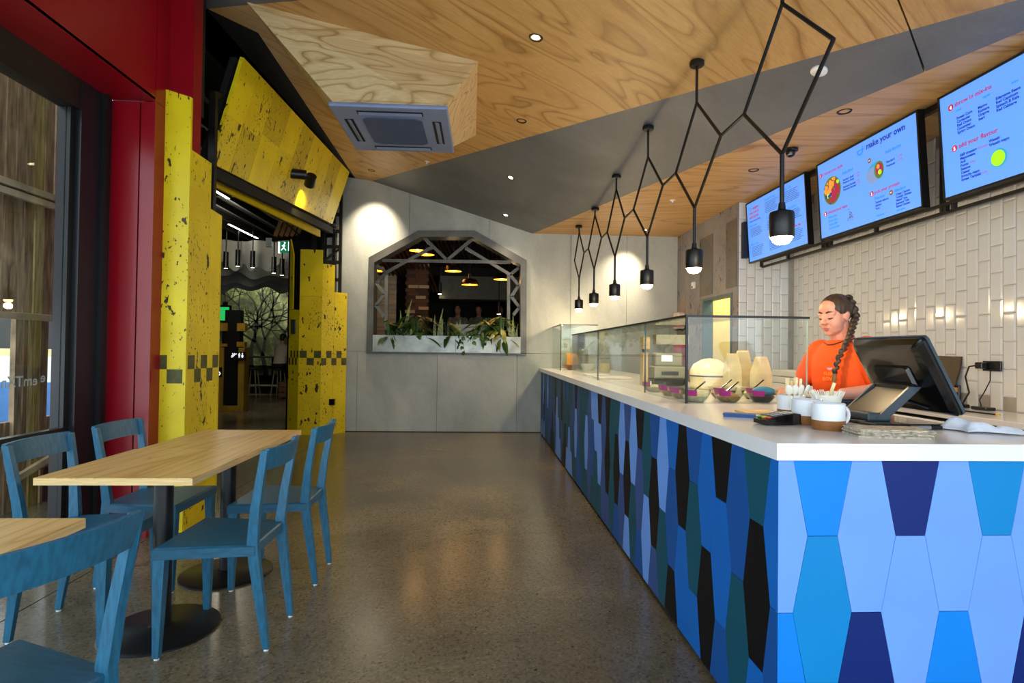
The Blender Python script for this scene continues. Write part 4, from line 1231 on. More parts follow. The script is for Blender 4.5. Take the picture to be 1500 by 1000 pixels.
# ---- weighing scale, plastic bag, rice cooker, boards inside the case
M_scale = plain('grey_scale_body', '9b9c8a', 0.4, var=0.05)
M_lcd = emit('scale_display', 'cfe6d8', 0.8)
t = thing('weighing_scale', 'grey label printing scale with a raised display behind the glass', 'scale', (1.52, 4.6, ZT))
MB().bevbox(1.40, 1.66, 4.55, 4.80, ZT, ZT + .06, .012).build('base', M_black_plastic, t)
MB().bevbox(1.40, 1.66, 4.58, 4.76, ZT + .06, ZT + .16, .012).build('printer', M_scale, t)
MB().box(1.46, 1.60, 4.575, 4.585, ZT + .09, ZT + .12).build('print_slot', M_grey_plastic, t)
MB().bevbox(1.42, 1.65, 4.62, 4.72, ZT + .16, ZT + .27, .012).build('head', M_scale, t)
MB().box(1.47, 1.56, 4.612, 4.622, ZT + .20, ZT + .25).build('display', M_lcd, t)
MB().box(1.52, 1.56, 4.68, 4.71, ZT + .27, ZT + .34).build('neck', M_scale, t)
MB().prism([(1.42, 4.60, ZT + .34), (1.69, 4.60, ZT + .34), (1.69, 4.60, ZT + .42), (1.42, 4.60, ZT + .42)], (0, .1, 0)).build('hopper', M_scale, t)
t = thing('timber_stand', 'upright timber stand with a notched edge beside the weighing scale', 'stand', (1.33, 4.7, ZT))
MB().box(1.33, 1.37, 4.66, 4.76, ZT, ZT + .27).build('post', M_birch_edge, t)
MB().box(1.33, 1.385, 4.66, 4.76, ZT + .30, ZT + .40).build('bracket', M_birch_edge, t)
MB().box(1.345, 1.36, 4.70, 4.74, ZT + .26, ZT + .31).build('pin', M_black_metal, t)
t = thing('snack_bag', 'shiny red and purple plastic bag standing behind the glass corner', 'bag', (1.75, 5.0, ZT))
for nm, z0, z1, w0, w1, mt in (('bag_top', .32, .43, .06, .025, plain('red_foil', 'a23034', .2, var=.2)), ('bag_body', .06, .32, .055, .06, plain('mauve_foil', 'a5788f', .25, var=.25)), ('bag_foot', 0, .06, .05, .055, plain('maroon_foil', '6d2433', .3))):
    m = MB(); m.loft([[(1.755 - w0, 5.0, ZT + z0), (1.755, 4.95, ZT + z0), (1.755 + w0, 5.0, ZT + z0), (1.755, 5.05, ZT + z0)], [(1.755 - w1, 5.0, ZT + z1), (1.755, 4.96, ZT + z1), (1.755 + w1, 5.0, ZT + z1), (1.755, 5.04, ZT + z1)]]); m.build(nm, mt, t, True)
t = thing('rice_cooker', 'large cream domed rice cooker behind the glass corner', 'rice cooker', (1.72, 4.35, ZT))
M_cream_p = plain('cream_enamel', 'ecdcae', 0.3, var=0.04)
MB().lathe([(0, 0), (.13, 0), (.145, .03), (.15, .10), (0, .10)], (1.74, 4.28, ZT), 28).build('body', M_cream_p, t, True)
MB().lathe([(.152, .10), (.15, .14), (.12, .19), (.06, .225), (0, .235)], (1.74, 4.28, ZT), 28).build('lid', M_cream_p, t, True)
MB().lathe([(.154, .095), (.157, .10), (.154, .106)], (1.74, 4.28, ZT), 28).build('seam_band', M_grey_plastic, t, True)
for (x0, x1, y0, y1, lab) in ((1.16, 1.50, 5.6, 6.0, 'thin white serving board lying nearer the scale in the glass case'), (1.16, 1.42, 6.25, 6.6, 'thin white serving board lying farther from the scale in the glass case')):
    tag(MB().bevbox(x0, x1, y0, y1, ZT, ZT + .018, .006).build('serving_board', M_white_plastic), lab, 'board', 'white boards in the glass case')
# far case contents
M_wood_bowl = plain('amber_wood', '8c5a24', 0.35, var=0.2, vscale=10)
tag(MB().lathe([(0, 0), (.06, 0), (.07, .02), (.13, .055), (.155, .075), (.145, .075), (.12, .06), (.05, .03), (0, .03)], (1.30, 8.25, ZT), 24).build('wooden_bowl', M_wood_bowl, None, True), 'wide amber wooden bowl inside the tall far glass case', 'bowl')
tag(MB().lathe([(0, 0), (.05, 0), (.095, .07), (.10, .10), (.09, .10), (0, .04)], (1.46, 7.82, ZT), 24).build('serving_bowl', M_white_plastic, None, True), 'deep white serving bowl standing between the two glass cases', 'bowl')
tag(MB().lathe([(0, 0), (.075, 0), (.075, .30), (.07, .31), (0, .31)], (1.50, 8.45, ZT), 24).build('steel_urn', M_galv, None, True), 'tall brushed steel cylinder inside the far glass case', 'urn')
t = thing('timber_crate', 'small upright orange timber box inside the far glass case', 'box', (1.5, 8.75, ZT))
for i in range(4):
    MB().box(1.30 + i * .07, 1.366 + i * .07, 8.74, 8.76, ZT, ZT + .24).build('slat', plain('orange_timber', 'c98a34', .5) if 'orange_timber' not in MATS else MATS['orange_timber'], t)
MB().box(1.30, 1.58, 8.76, 8.90, ZT, ZT + .02).build('base', MATS['orange_timber'], t)
t = thing('glass_jar', 'lidded glass jar of pale biscuits between the two glass cases', 'jar', (1.62, 7.5, ZT))
MB().lathe([(0, .003), (.07, .003), (.075, .02), (.075, .15), (.06, .17)], (1.62, 7.5, ZT), 20).build('body', M_bowlglass, t, True)
MB().lathe([(0, .006), (.068, .006), (.07, .12), (0, .13)], (1.62, 7.5, ZT), 16).build('filling', fills[0], t, True)
MB().lathe([(.066, .17), (.066, .195), (0, .20)], (1.62, 7.5, ZT), 20).build('lid', M_galv, t, True)

# ---- mugs and cups
M_mug_w = plain('white_glaze', 'e8ecf2', 0.2, var=0.02)
M_mug_b = plain('raw_brown_clay', '8f5a28', 0.6, var=0.12, vscale=20)
def mug(x, y, ang, label, h=0.098, r=0.056, handle=True):
    t = thing('mug', label, 'mug', (x, y, ZT), 'white and brown mugs beside the card machine')
    MB().lathe([(0, 0), (r - .006, 0), (r, .012), (r, .036)], (x, y, ZT), 32).build('clay_base', M_mug_b, t, True)
    MB().lathe([(r, .036), (r, h - .003), (r - .003, h), (r - .006, h - .003), (r - .007, .02), (0, .015)], (x, y, ZT), 32).build('glazed_body', M_mug_w, t, True)
    if handle:
        pts = []
        for i in range(13):
            a = math.radians(100 - 200 * i / 12)
            d = r - .004 + .034 * math.cos(a) if abs(a) < 2 else r
            pts.append((x + d * math.cos(ang), y + d * math.sin(ang), ZT + .052 + .034 * math.sin(a)))
        MB().tube(pts, .0065, 8).build('handle', M_mug_w, t, True)
    return t
mug(1.272, 2.035, 0.15, 'white mug with brown base and round handle beside the napkin stack')
mug(1.285, 2.195, 0.9, 'white mug with brown base between the card machine and the forks cup')
mg = mug(1.345, 2.42, 2.5, 'white mug with brown base holding wooden sticks', 0.098, 0.056, False)
M_stick = plain('pale_birch_stick', 'ecd9a8', 0.6, var=0.1, vscale=20)
M_bio = plain('cream_plastic_cutlery', 'f0eee2', 0.4, var=0.03)
rk = random.Random(9)
for i in range(9):
    dx, dy = rk.uniform(-.03, .03), rk.uniform(-.025, .025)
    o = MB(); o.bar((1.345 + dx * .8, 2.42 + dy * .8, ZT + .02), (1.345 + dx * 1.2, 2.42 + dy * 1.2, ZT + .168 + rk.uniform(-.012, .012)), .010, .0035, (0, 1, 0))
    tag(o.build('wooden_stick', M_stick), 'flat wooden stick standing upright in the mug behind the card machine', 'stick', 'wooden sticks in a mug')
def cutlery(name, x, y, tx, ty, h, label, group, fork):
    """a short spoon or fork standing head-up in a cup"""
    t = thing(name, label, 'cutlery', (x, y, ZT), group)
    p0 = Vector((x, y, ZT + .02)); p1 = Vector((x + tx, y + ty, ZT + h))
    d = (p1 - p0).normalized()
    MB().bar(p0, p1, .008, .003, (0, 1, 0)).build('handle', M_bio, t)
    if fork:
        s = d.cross(Vector((0, 1, 0))).normalized()
        MB().bar(p1, p1 + d * .018, .020, .003, (0, 1, 0)).build('fork_head', M_bio, t)
        for k in (-1, 0, 1):
            MB().bar(p1 + d * .018 + s * k * .0075, p1 + d * .042 + s * k * .0075, .004, .003, (0, 1, 0)).build('tine', M_bio, t)
    else:
        MB().ball(p1 + d * .02, (.015, .005, .024), 12, 8, d.to_track_quat('Z', 'Y').to_matrix()).build('spoon_bowl', M_bio, t, True)
for i in range(4):
    cutlery('spoon', 1.32 + .014 * i, 2.385 + .004 * i, -.02 + .012 * i, -.03, .105, 'cream plastic spoon leaning in the mug of wooden sticks', 'spoons in a mug', False)
t = thing('cutlery_cup', 'round white cup full of cream plastic forks behind the middle mug', 'cup', (1.43, 2.30, ZT))
MB().lathe([(0, 0), (.03, 0), (.04, .03), (.054, .085), (.057, .108), (.053, .108), (.05, .085), (.036, .03), (0, .02)], (1.43, 2.30, ZT), 28).build('cup_body', M_bio, t, True)
for i in range(9):
    a = i * 0.7
    cutlery('fork', 1.43 + .014 * math.cos(a), 2.30 + .014 * math.sin(a), .03 * math.cos(a), .025 * math.sin(a), .086, 'cream plastic fork standing in the white cup', 'forks in a cup', True)
o = MB(); o.bar((1.415, 2.30, ZT + .03), (1.46, 2.295, ZT + .158), .013, .004, (0, 1, 0))
tag(o.build('stirring_stick', M_stick), 'single wide wooden stick leaning in the cup of forks', 'stick')

# ---- card machine
t = thing('card_machine', 'black card payment terminal with coloured keys on the counter', 'card machine', (1.165, 2.17, ZT))
RZ = Matrix.Rotation(math.radians(12), 3, 'Z')
def cm(x, y, z): return Vector((1.165, 2.185, ZT)) + RZ @ Vector((x, y, z))
m = MB(); m.loft([[cm(-.085, -.04, .004), cm(-.085, .04, .004), cm(-.085, .04, .020), cm(-.085, -.04, .020)], [cm(-.05, -.043, .0), cm(-.05, .043, .0), cm(-.05, .043, .034), cm(-.05, -.043, .034)], [cm(.03, -.043, .0), cm(.03, .043, .0), cm(.03, .043, .046), cm(.03, -.043, .046)], [cm(.085, -.038, .004), cm(.085, .038, .004), cm(.085, .038, .040), cm(.085, -.038, .040)]])
m.build('casing', M_black_plastic, t)
m = MB(); m.prism([cm(.0, -.03, .0435), cm(.06, -.03, .0445), cm(.06, .03, .0445), cm(.0, .03, .0435)], (0, 0, .001)); m.build('display', plain('pale_lcd', '9fb09a', .3), t)
for i, colr in enumerate(('c03028', 'd8b020', '2e9a48')):
    MB().cbox(cm(-.066, -.024 + i * .024, .0295), (.014, .018, .004), math.radians(12), (-.28, 'Y')).build('coloured_key', plain('key_' + ('red', 'yellow', 'green')[i], colr, .5), t)
M_keyg = plain('grey_key', '8a8d90', .5)
for r in range(4):
    for c_ in range(3):
        MB().cbox(cm(-.048 + r * .012, -.022 + c_ * .022, .0365 + r * .0018), (.008, .014, .003), math.radians(12), (-.14, 'Y')).build('key', M_keyg, t)

# ---- napkins, pen, towel
def stack_obj(name, c, sx, sy, n, dz, rz, mat, label, cat, jitter=0.002, seed=1, curl=0.0):
    rr = random.Random(seed)
    t = thing(name, label, cat, c)
    for i in range(n):
        g_ = 8; vs = []; fs = []
        ox, oy, a = rr.uniform(-jitter, jitter), rr.uniform(-jitter, jitter), rz + rr.uniform(-.03, .03)
        R = Matrix.Rotation(a, 3, 'Z')
        for zz in (0, dz * 0.85):
            for k in range(g_ + 1):
                for j in (0, 1):
                    u = -1 + 2 * k / g_
                    p = R @ Vector((u * sx / 2 + ox, (j - .5) * sy + oy, 0))
                    vs.append((c[0] + p.x, c[1] + p.y, c[2] + i * dz + zz + curl * max(0, u) ** 2 * i / n))
        m = MB(); h = (g_ + 1) * 2
        for k in range(g_):
            fs += [(2 * k, 2 * k + 1, 2 * k + 3, 2 * k + 2), (h + 2 * k, h + 2 * k + 2, h + 2 * k + 3, h + 2 * k + 1), (2 * k, 2 * k + 2, h + 2 * k + 2, h + 2 * k), (2 * k + 1, h + 2 * k + 1, h + 2 * k + 3, 2 * k + 3)]
        fs += [(0, h, h + 1, 1), (2 * g_, 2 * g_ + 1, h + 2 * g_ + 1, h + 2 * g_)]
        m.add(vs, fs); m.build('sheet', mat, t)
    return t
M_napkin = plain('printed_brown_napkin', 'b9ad98', 0.8, var=0.35, vscale=60, stretch=(1, 3, 1))
stack_obj('napkin_stack', (1.385, 1.885, ZT), .235, .120, 8, .0034, -0.16, M_napkin, 'stack of printed brown paper napkins at the front of the counter', 'napkins', .005, 4)
M_bluenap = plain('blue_napkin', '3a5f9c', 0.7, var=0.12, vscale=30)
stack_obj('napkin_stack', (1.115, 2.42, ZT), .13, .055, 4, .004, -0.42, M_bluenap, 'small folded blue cloth beside the card machine', 'cloth', .003, 5)
tag(MB().bevbox(1.20, 1.36, 2.53, 2.66, ZT, ZT + .008, .003).build('timber_board', M_birch_edge), 'thin pale timber board lying behind the folded blue cloth', 'board')
t = thing('marker_pen', 'black and grey marker pen lying in front of the till', 'pen', (1.66, 2.03, ZT))
MB().tube([(1.585, 2.035, ZT + .008), (1.665, 2.04, ZT + .008)], .0075, 12).build('barrel', M_keyg, t, True)
MB().tube([(1.665, 2.04, ZT + .008), (1.71, 2.043, ZT + .008)], .0082, 12).build('cap', M_black_plastic, t, True)
MB().tube([(1.575, 2.0345, ZT + .008), (1.585, 2.035, ZT + .008)], .0070, 12).build('end_plug', M_black_plastic, t, True)
def towel():
    m = MB(); nx, ny = 34, 18; vs = []; fs = []
    for j in range(ny + 1):
        for i in range(nx + 1):
            u, v = i / nx, j / ny
            x = 1.735 + .20 * u + .015 * math.sin(v * 5 + u * 3); y = 1.955 + .125 * v - .05 * u + .02 * math.sin(u * 7)
            edge = min(1, 6 * min(u, 1 - u)) * min(1, 5 * min(v, 1 - v))
            z = ZT + .004 + edge * (.018 + .008 * math.sin(7 * u + 4 * v) * math.sin(3 * v + 2) + .003 * math.sin(23 * u - 6 * v) + .014 * math.exp(-((u - .28) ** 2 / .02)))
            vs.append((x, y, max(ZT + .002, z)))
    for j in range(ny):
        for i in range(nx):
            a = j * (nx + 1) + i
            fs.append((a, a + 1, a + nx + 2, a + nx + 1))
    m.add(vs, fs)
    o = m.build('towel', plain('white_cotton_towel', 'dfe4f0', .9, var=.05, vscale=30, bumpy=.2), None, True)
    md = o.modifiers.new('thickness', 'SOLIDIFY'); md.thickness = .003; md.offset = 1
    return o
tag(towel(), 'crumpled white cotton towel at the back edge of the counter', 'towel')

# ---- touchscreen till seen from behind
t = thing('point_of_sale_till', 'black touchscreen till on a tilted stand, seen from its back', 'till', (1.66, 2.25, ZT))
C0 = Vector((1.762, 2.30, 1.222)); UW = Vector((0, -1, 0)); UH = Vector((-.140, 0, .268)).normalized(); UN = Vector((-.268, 0, -.140)).normalized()
def tp(w, h, n): return C0 + UW * w + UH * h + UN * n
def rrect(hw, hh, r, n, seg=4):
    out = []
    for cx, cy, a0 in ((hw - r, hh - r, 0), (-hw + r, hh - r, 90), (-hw + r, -hh + r, 180), (hw - r, -hh + r, 270)):
        for k in range(seg + 1):
            a = math.radians(a0 + 90 * k / seg)
            out.append(tp(cx + r * math.cos(a), cy + r * math.sin(a), n))
    return out
m = MB(); m.loft([rrect(.205, .165, .015, -.012), rrect(.208, .168, .018, .0), rrect(.208, .168, .018, .012), rrect(.19, .15, .02, .030), rrect(.16, .125, .02, .036)])
m.build('back_shell', M_black_plastic, t, 0.5)
MB().loft([rrect(.21, .17, .018, -.014), rrect(.211, .171, .018, -.002)]).build('bezel', M_grey_plastic, t)
MB().loft([rrect(.19, .15, .005, -.016), rrect(.19, .15, .005, -.0145)]).build('touchscreen', plain('dark_screen', '101820', .1), t)
MB().loft([rrect(.10, .06, .015, .034), rrect(.095, .055, .015, .05)]).build('rear_hatch', M_black_plastic, t)
MB().bar(tp(-.03, -.10, .04), tp(.10, -.13, .04), .006, .004).build('vent_trim', M_grey_plastic, t)
MB().tube([tp(-.1, -.035, .058), tp(.1, -.035, .058)], .022, 12).build('hinge', M_black_plastic, t, True)
a0 = tp(0, -.035, .058)
foot = Vector((1.585, 2.30, ZT + .03))
m = MB()
m.hexa([Vector((foot.x - .02, 2.20, foot.z)), Vector((foot.x + .02, 2.20, foot.z)), Vector((foot.x + .02, 2.40, foot.z)), Vector((foot.x - .02, 2.40, foot.z)), Vector((a0.x - .02, 2.20, a0.z)), Vector((a0.x + .02, 2.20, a0.z)), Vector((a0.x + .02, 2.40, a0.z)), Vector((a0.x - .02, 2.40, a0.z))])
m.build('stand_arm', plain('bronze_black_plastic', '2a241a', .3, coat=.3), t)
for yy in (2.188, 2.40):
    m = MB(); m.hexa([Vector((foot.x - .026, yy, foot.z - .01)), Vector((foot.x + .026, yy, foot.z - .01)), Vector((foot.x + .026, yy + .012, foot.z - .01)), Vector((foot.x - .026, yy + .012, foot.z - .01)), Vector((a0.x - .026, yy, a0.z + .01)), Vector((a0.x + .026, yy, a0.z + .01)), Vector((a0.x + .026, yy + .012, a0.z + .01)), Vector((a0.x - .026, yy + .012, a0.z + .01))]); m.build('arm_cheek', M_grey_plastic, t)
MB().bevbox(1.53, 1.63, 2.19, 2.41, ZT + .012, ZT + .045, .008).build('stand_foot', M_grey_plastic, t)
MB().bevbox(1.50, 1.80, 2.10, 2.44, ZT, ZT + .013, .004).build('base_plate', M_black_plastic, t)
pts = [(1.52, 2.42, ZT + .02), (1.46, 2.44, ZT + .012), (1.44, 2.36, ZT + .008), (1.47, 2.26, ZT + .008), (1.52, 2.19, ZT + .010)]
MB().tube(pts, .006, 6).build('power_lead', M_black_matte, t, True)
t = thing('receipt_printer', 'low black receipt printer beside the till', 'printer', (1.62, 2.72, ZT))
MB().bevbox(1.52, 1.80, 2.62, 2.82, ZT, ZT + .055, .012).build('body', M_black_plastic, t)
MB().bevbox(1.54, 1.78, 2.64, 2.76, ZT + .055, ZT + .065, .004).build('lid', plain('bronze_lid', '4a4234', .35), t)

# ================================================================== linked pendant light with six lamps
M_rod = plain('black_rod', '0b0b0c', 0.4, var=0.05)
t = thing('pendant_light_chain', 'black zigzag rod chandelier with six glowing lamps above the counter', 'pendant lamp', (1.5, 5.0, 1.9))
def px_(y): return 1.6712 - 0.03248 * y
lamps = [2.936, 4.09, 5.17, 6.30, 7.325, 8.29]
nodes = []
def rod(a, b, r=0.0105):
    A_ = (px_(a[0]), a[0], a[1]); B_ = (px_(b[0]), b[0], b[1])
    MB().tube([A_, B_], r, 8).build('rod', M_rod, t)
    return A_, B_
ZN, ZV = 2.745, 2.36
tops = [(2.942, 3.17), (4.065, 3.125), (5.17, 3.10), (6.27, 3.11), (7.31, 3.07), (8.32, 3.05)]
mounts = [(4.067, 3.47), (5.174, 3.41), (6.271, 3.30), (7.293, 3.16), (8.349, 3.16)]
rights = [2.516, 3.666, 4.767, 5.926, 6.944, 7.964]     # diamond corners towards the shopfront
lefts = [3.354, 4.468, 5.61, 6.658, 7.677, 8.662]       # diamond corners towards the far wall
for i in range(6):
    zn = 2.745 - 0.012 * i
    rod(tops[i], (rights[i], zn)); rod(tops[i], (lefts[i], zn))
    rod((rights[i], zn), (lamps[i], ZV)); rod((lefts[i], zn), (lamps[i], ZV))
    rod((lamps[i], ZV), (lamps[i], 2.05), 0.012)
    if i < 5: rod((lefts[i], zn), (rights[i + 1], zn - .012))
for i, (y, z) in enumerate(mounts):
    rod((y, z), tops[i + 1])
    zz = z if i > 2 else zmain(px_(y), y) if i == 0 else 3.93 - .303 * (px_(y) + 1.77) - .117 * (y - 9.02)
    MB().lathe([(0, 0), (.048, 0), (.052, -.008), (.052, -.032), (.046, -.038), (0, -.038)], (px_(y), y, zz), 20).build('ceiling_rose', M_rod, t, True)
rod((2.942, 3.17), (2.942, zmain(1.57, 2.942))); 
for y in lamps:
    x = px_(y)
    h = MB().lathe([(0, .20), (.016, .20), (.02, .165), (.034, .155), (.058, .150), (.062, .14), (.062, .02), (.058, .015), (.056, .03), (.05, .06), (0, .06)], (x, y, 1.90), 28).build('lamp_holder', M_rod, t, True)
    bl = MB().lathe([(.053, .03), (.052, .012), (.044, -.006), (.028, -.018), (0, -.022)], (x, y, 1.90), 24).build('bulb', M_bulb, h, True)
    point(t, (x, y, 1.83), 14, (1.0, .74, .42), .045)

# ================================================================== ceiling fittings
def gz(x, y): return 3.93 - .303 * (x + 1.77) - .117 * (y - 9.02)
GN = Vector((.303, .117, 1)).normalized(); MN = Vector((.143, -.005, 1)).normalized(); UPN = Vector((0, 0, 1))
M_ring_dark = plain('dark_bronze_ring', '2a2118', 0.4, 0.6)
M_reflector = plain('bright_reflector', 'd8c8a0', 0.2, 0.7)
def downlight(x, y, z, n, on, lab, energy=0, tgt=None, r=.05, size=75):
    t = thing('downlight', lab, 'downlight', (x, y, z))
    Q = n.to_track_quat('Z', 'Y').to_matrix()
    def ring(prof, nm, mat):
        m = MB(); m.lathe(prof, (0, 0, 0), 24); m.v = [tuple(Q @ Vector(p) + Vector((x, y, z))) for p in m.v]; return m.build(nm, mat, t, True)
    ring([(r * .82, .002), (r * .82, -.004), (r, -.006), (r * 1.06, -.001), (r * 1.06, .003)], 'trim_ring', M_ring_dark)
    ring([(r * .82, -.003), (r * .62, .0022), (0, .0024)] if not on else [(r * .82, -.003), (r * .6, -.0005)], 'baffle', M_reflector if on else M_ring_dark)
    if on:
        ring([(r * .6, -.0008), (r * .3, -.003), (0, -.003)], 'lens', M_downlight)
    if energy:
        spot(t, Vector((x, y, z)) - n * .02, tgt or (x, y, 0), energy, (1, .80, .55), size, 1.0, .03)
downlight(.361, 4.145, zmain(.361, 4.145), MN, True, 'lit downlight in the plywood ceiling near the shopfront, above the aisle', 110)
downlight(.361, 5.691, zmain(.361, 5.691), MN, False, 'dark rimmed downlight in the plywood ceiling above the aisle, next to the grey fold', 80)
downlight(.329, 7.237, gz(.329, 7.237), GN, True, 'lit downlight in the middle of the grey ceiling fold', 100)
downlight(.323, 8.60, gz(.323, 8.60), GN, True, 'lit downlight in the grey ceiling fold close to the far wall', 60, (.35, 9.0, 1.6))
downlight(-1.66, 8.42, zmain(-1.66, 8.42), MN, False, 'tilted downlight at the corner of the plywood ceiling above the serving window', 190, (-1.74, 9.02, 2.95), .05, 66)
downlight(2.742, 4.20, 3.16, UPN, False, 'dark faced downlight in the plywood bulkhead near the middle menu screen', 45)  # face left dark, though a spot lamp shines from it
downlight(2.725, 5.628, 3.16, UPN, False, 'dark faced downlight in the plywood bulkhead near the far menu screen', 45)  # dark face here too, with a working spot lamp below
downlight(2.45, 8.55, 3.16, UPN, True, 'small lit downlight in the plywood bulkhead close to the far wall', 110, (2.15, 9.02, 2.3), .045, 70)
def sprinkler(x, y, z, n, lab):
    t = thing('sprinkler_head', lab, 'sprinkler', (x, y, z))
    Q = n.to_track_quat('Z', 'Y').to_matrix()
    m = MB(); m.lathe([(.035, 0), (.035, -.004), (.012, -.010), (.010, -.03), (.0, -.03)], (0, 0, 0), 18); m.v = [tuple(Q @ Vector(p) + Vector((x, y, z))) for p in m.v]; m.build('escutcheon', M_white_plastic, t, True)
    m = MB(); m.lathe([(0, -.052), (.020, -.05), (.020, -.047), (0, -.045)], (0, 0, 0), 14); m.v = [tuple(Q @ Vector(p) + Vector((x, y, z))) for p in m.v]; m.build('deflector', M_galv, t, True)
    for s in (-1, 1):
        m = MB(); m.tube([(s * .009, 0, -.028), (s * .013, 0, -.038), (0, 0, -.049)], .0025, 6); m.v = [tuple(Q @ Vector(p) + Vector((x, y, z))) for p in m.v]; m.build('frame_arm', M_galv, t)
sprinkler(-.767, 7.55, zmain(-.767, 7.55), MN, 'brass and white sprinkler head behind the air conditioner')
sprinkler(2.295, 6.835, 3.16, UPN, 'white sprinkler head in the plywood bulkhead above the glass case')
t = thing('smoke_detector', 'round white smoke detector on the grey ceiling fold', 'smoke detector', (2.333, 3.856, gz(2.333, 3.856)))
Q = GN.to_track_quat('Z', 'Y').to_matrix(); pz = Vector((2.333, 3.856, gz(2.333, 3.856)))
for nm, prof, mt in (('base', [(0, 0), (.055, 0), (.055, -.012), (.045, -.018), (0, -.018)], M_white_plastic), ('sensor', [(.026, -.017), (.026, -.035), (.018, -.042), (0, -.042)], M_white_plastic)):
    m = MB(); m.lathe(prof, (0, 0, 0), 22); m.v = [tuple(Q @ Vector(p) + pz) for p in m.v]; m.build(nm, mt, t, True)
t = thing('dome_camera', 'small black dome camera on the plywood bulkhead', 'camera', (2.769, 5.014, 3.16))
MB().lathe([(0, 0), (.065, 0), (.065, -.02), (.055, -.026), (0, -.026)], (2.769, 5.014, 3.16), 22).build('base', M_black_plastic, t, True)
MB().ball((2.769, 5.014, 3.125), .042, 18, 12).build('dome', M_black_plastic, t, True)
MB().lathe([(.008, 0), (.018, 0), (.018, -.004), (0, -.004)], (2.745, 4.975, 3.10), 10).build('lens', M_galv, t)
t = thing('dome_camera', 'small black dome camera on the steel ladder beside the far wall', 'camera', (-2.30, 8.85, 3.17))
MB().ball((-2.30, 8.84, 3.13), .05, 16, 10).build('dome', M_black_plastic, t, True)
MB().lathe([(0, .07), (.05, .07), (.055, .04), (.04, .02)], (-2.30, 8.84, 3.13), 16).build('base', M_grey_plastic, t, True)

# ---- ceiling cassette
t = thing('air_conditioner', 'blue-grey square ceiling air conditioner cassette under the plywood box', 'air conditioner', (-.735, 4.83, 3.10))
x0, x1, y0, y1 = -1.197, -.290, 4.36, 5.33; zt_ = 3.17
f = MB(); f.bevbox(x0, x1, y0, y1, 3.135, zt_, .012); f.build('panel_frame', M_ac, t)
f = MB(); f.prism([(-.98, 4.60, 3.135), (-.93, 4.56, 3.135), (-.56, 4.56, 3.135), (-.51, 4.60, 3.135), (-.51, 5.08, 3.135), (-.56, 5.12, 3.135), (-.93, 5.12, 3.135), (-.98, 5.08, 3.135)], (0, 0, -.008)); f.build('intake_grille', M_ac_dark, t)
for (a0, a1, b0, b1) in ((-1.0, -.49, 4.43, 4.50), (-1.0, -.49, 5.19, 5.26), (-1.13, -1.06, 4.6, 5.09), (-.43, -.36, 4.6, 5.09)):
    MB().box(a0, a1, b0, b1, 3.132, 3.138).build('air_slot', M_void, t)
    if a1 - a0 > b1 - b0: MB().bar((a0 + .01, (b0 + b1) / 2, 3.130), (a1 - .01, (b0 + b1) / 2, 3.130), .035, .006, (0, .4, 1)).build('louvre', M_ac, t)
    else: MB().bar(((a0 + a1) / 2, b0 + .01, 3.130), ((a0 + a1) / 2, b1 - .01, 3.130), .035, .006, (.4, 0, 1)).build('louvre', M_ac, t)
# ---- double-ended black wall spot on the tilted yellow panel
t = thing('wall_spotlight', 'black twin cylinder spotlight on the tilted yellow panel', 'spotlight', (-2.05, 6.55, 3.25))
MB().tube([(-2.16, 6.42, 3.23), (-2.0, 6.48, 3.235)], .055, 16).build('mount', M_black_metal, t, True)
MB().tube([(-1.985, 6.62, 3.27), (-2.04, 6.72, 3.19)], .058, 16).build('head', M_black_metal, t, True)
MB().tube([(-2.02, 6.48, 3.235), (-2.0, 6.64, 3.25)], .02, 10).build('neck', M_black_metal, t)
spot(t, (-2.03, 6.75, 3.17), (-2.25, 7.05, 2.75), 14, (1, .75, .2), 95, .6, .03)

# ================================================================== menu screens on a black tube frame
M_scr = emit('lit_screen_blue', '5a96f5', 0.52)
M_scr_edge = plain('black_screen_bezel', '060607', 0.35)
def inkm(name, hexc, s=0.5): return emit(name, hexc, s)
I_navy = inkm('ink_navy', '1231a0', .45); I_blue = inkm('ink_blue', '1c7fe0', .6); I_red = inkm('ink_crimson', 'b01840', .45); I_dark = inkm('ink_slate', '2a4a86', .5)
I_white = inkm('ink_white', 'f0f4ff', .8); I_green = inkm('ink_lime', '8fe81e', .7); I_teal = inkm('ink_teal', '2d8fb4', .6); I_brown = inkm('ink_brown', '7a4a2a', .4); I_magenta = inkm('ink_magenta', '9c1c4c', .5); I_orange = inkm('ink_orange', 'd08a3a', .6); I_leaf = inkm('ink_leaf', '3f7a2a', .5); I_grey = inkm('ink_grey', '6f86b8', .6)
UYS = Vector((-.045, 0, .70)).normalized(); UXS = Vector((0, -1, 0)); UNS = UXS.cross(UYS)
SW, SH = 1.245, .695
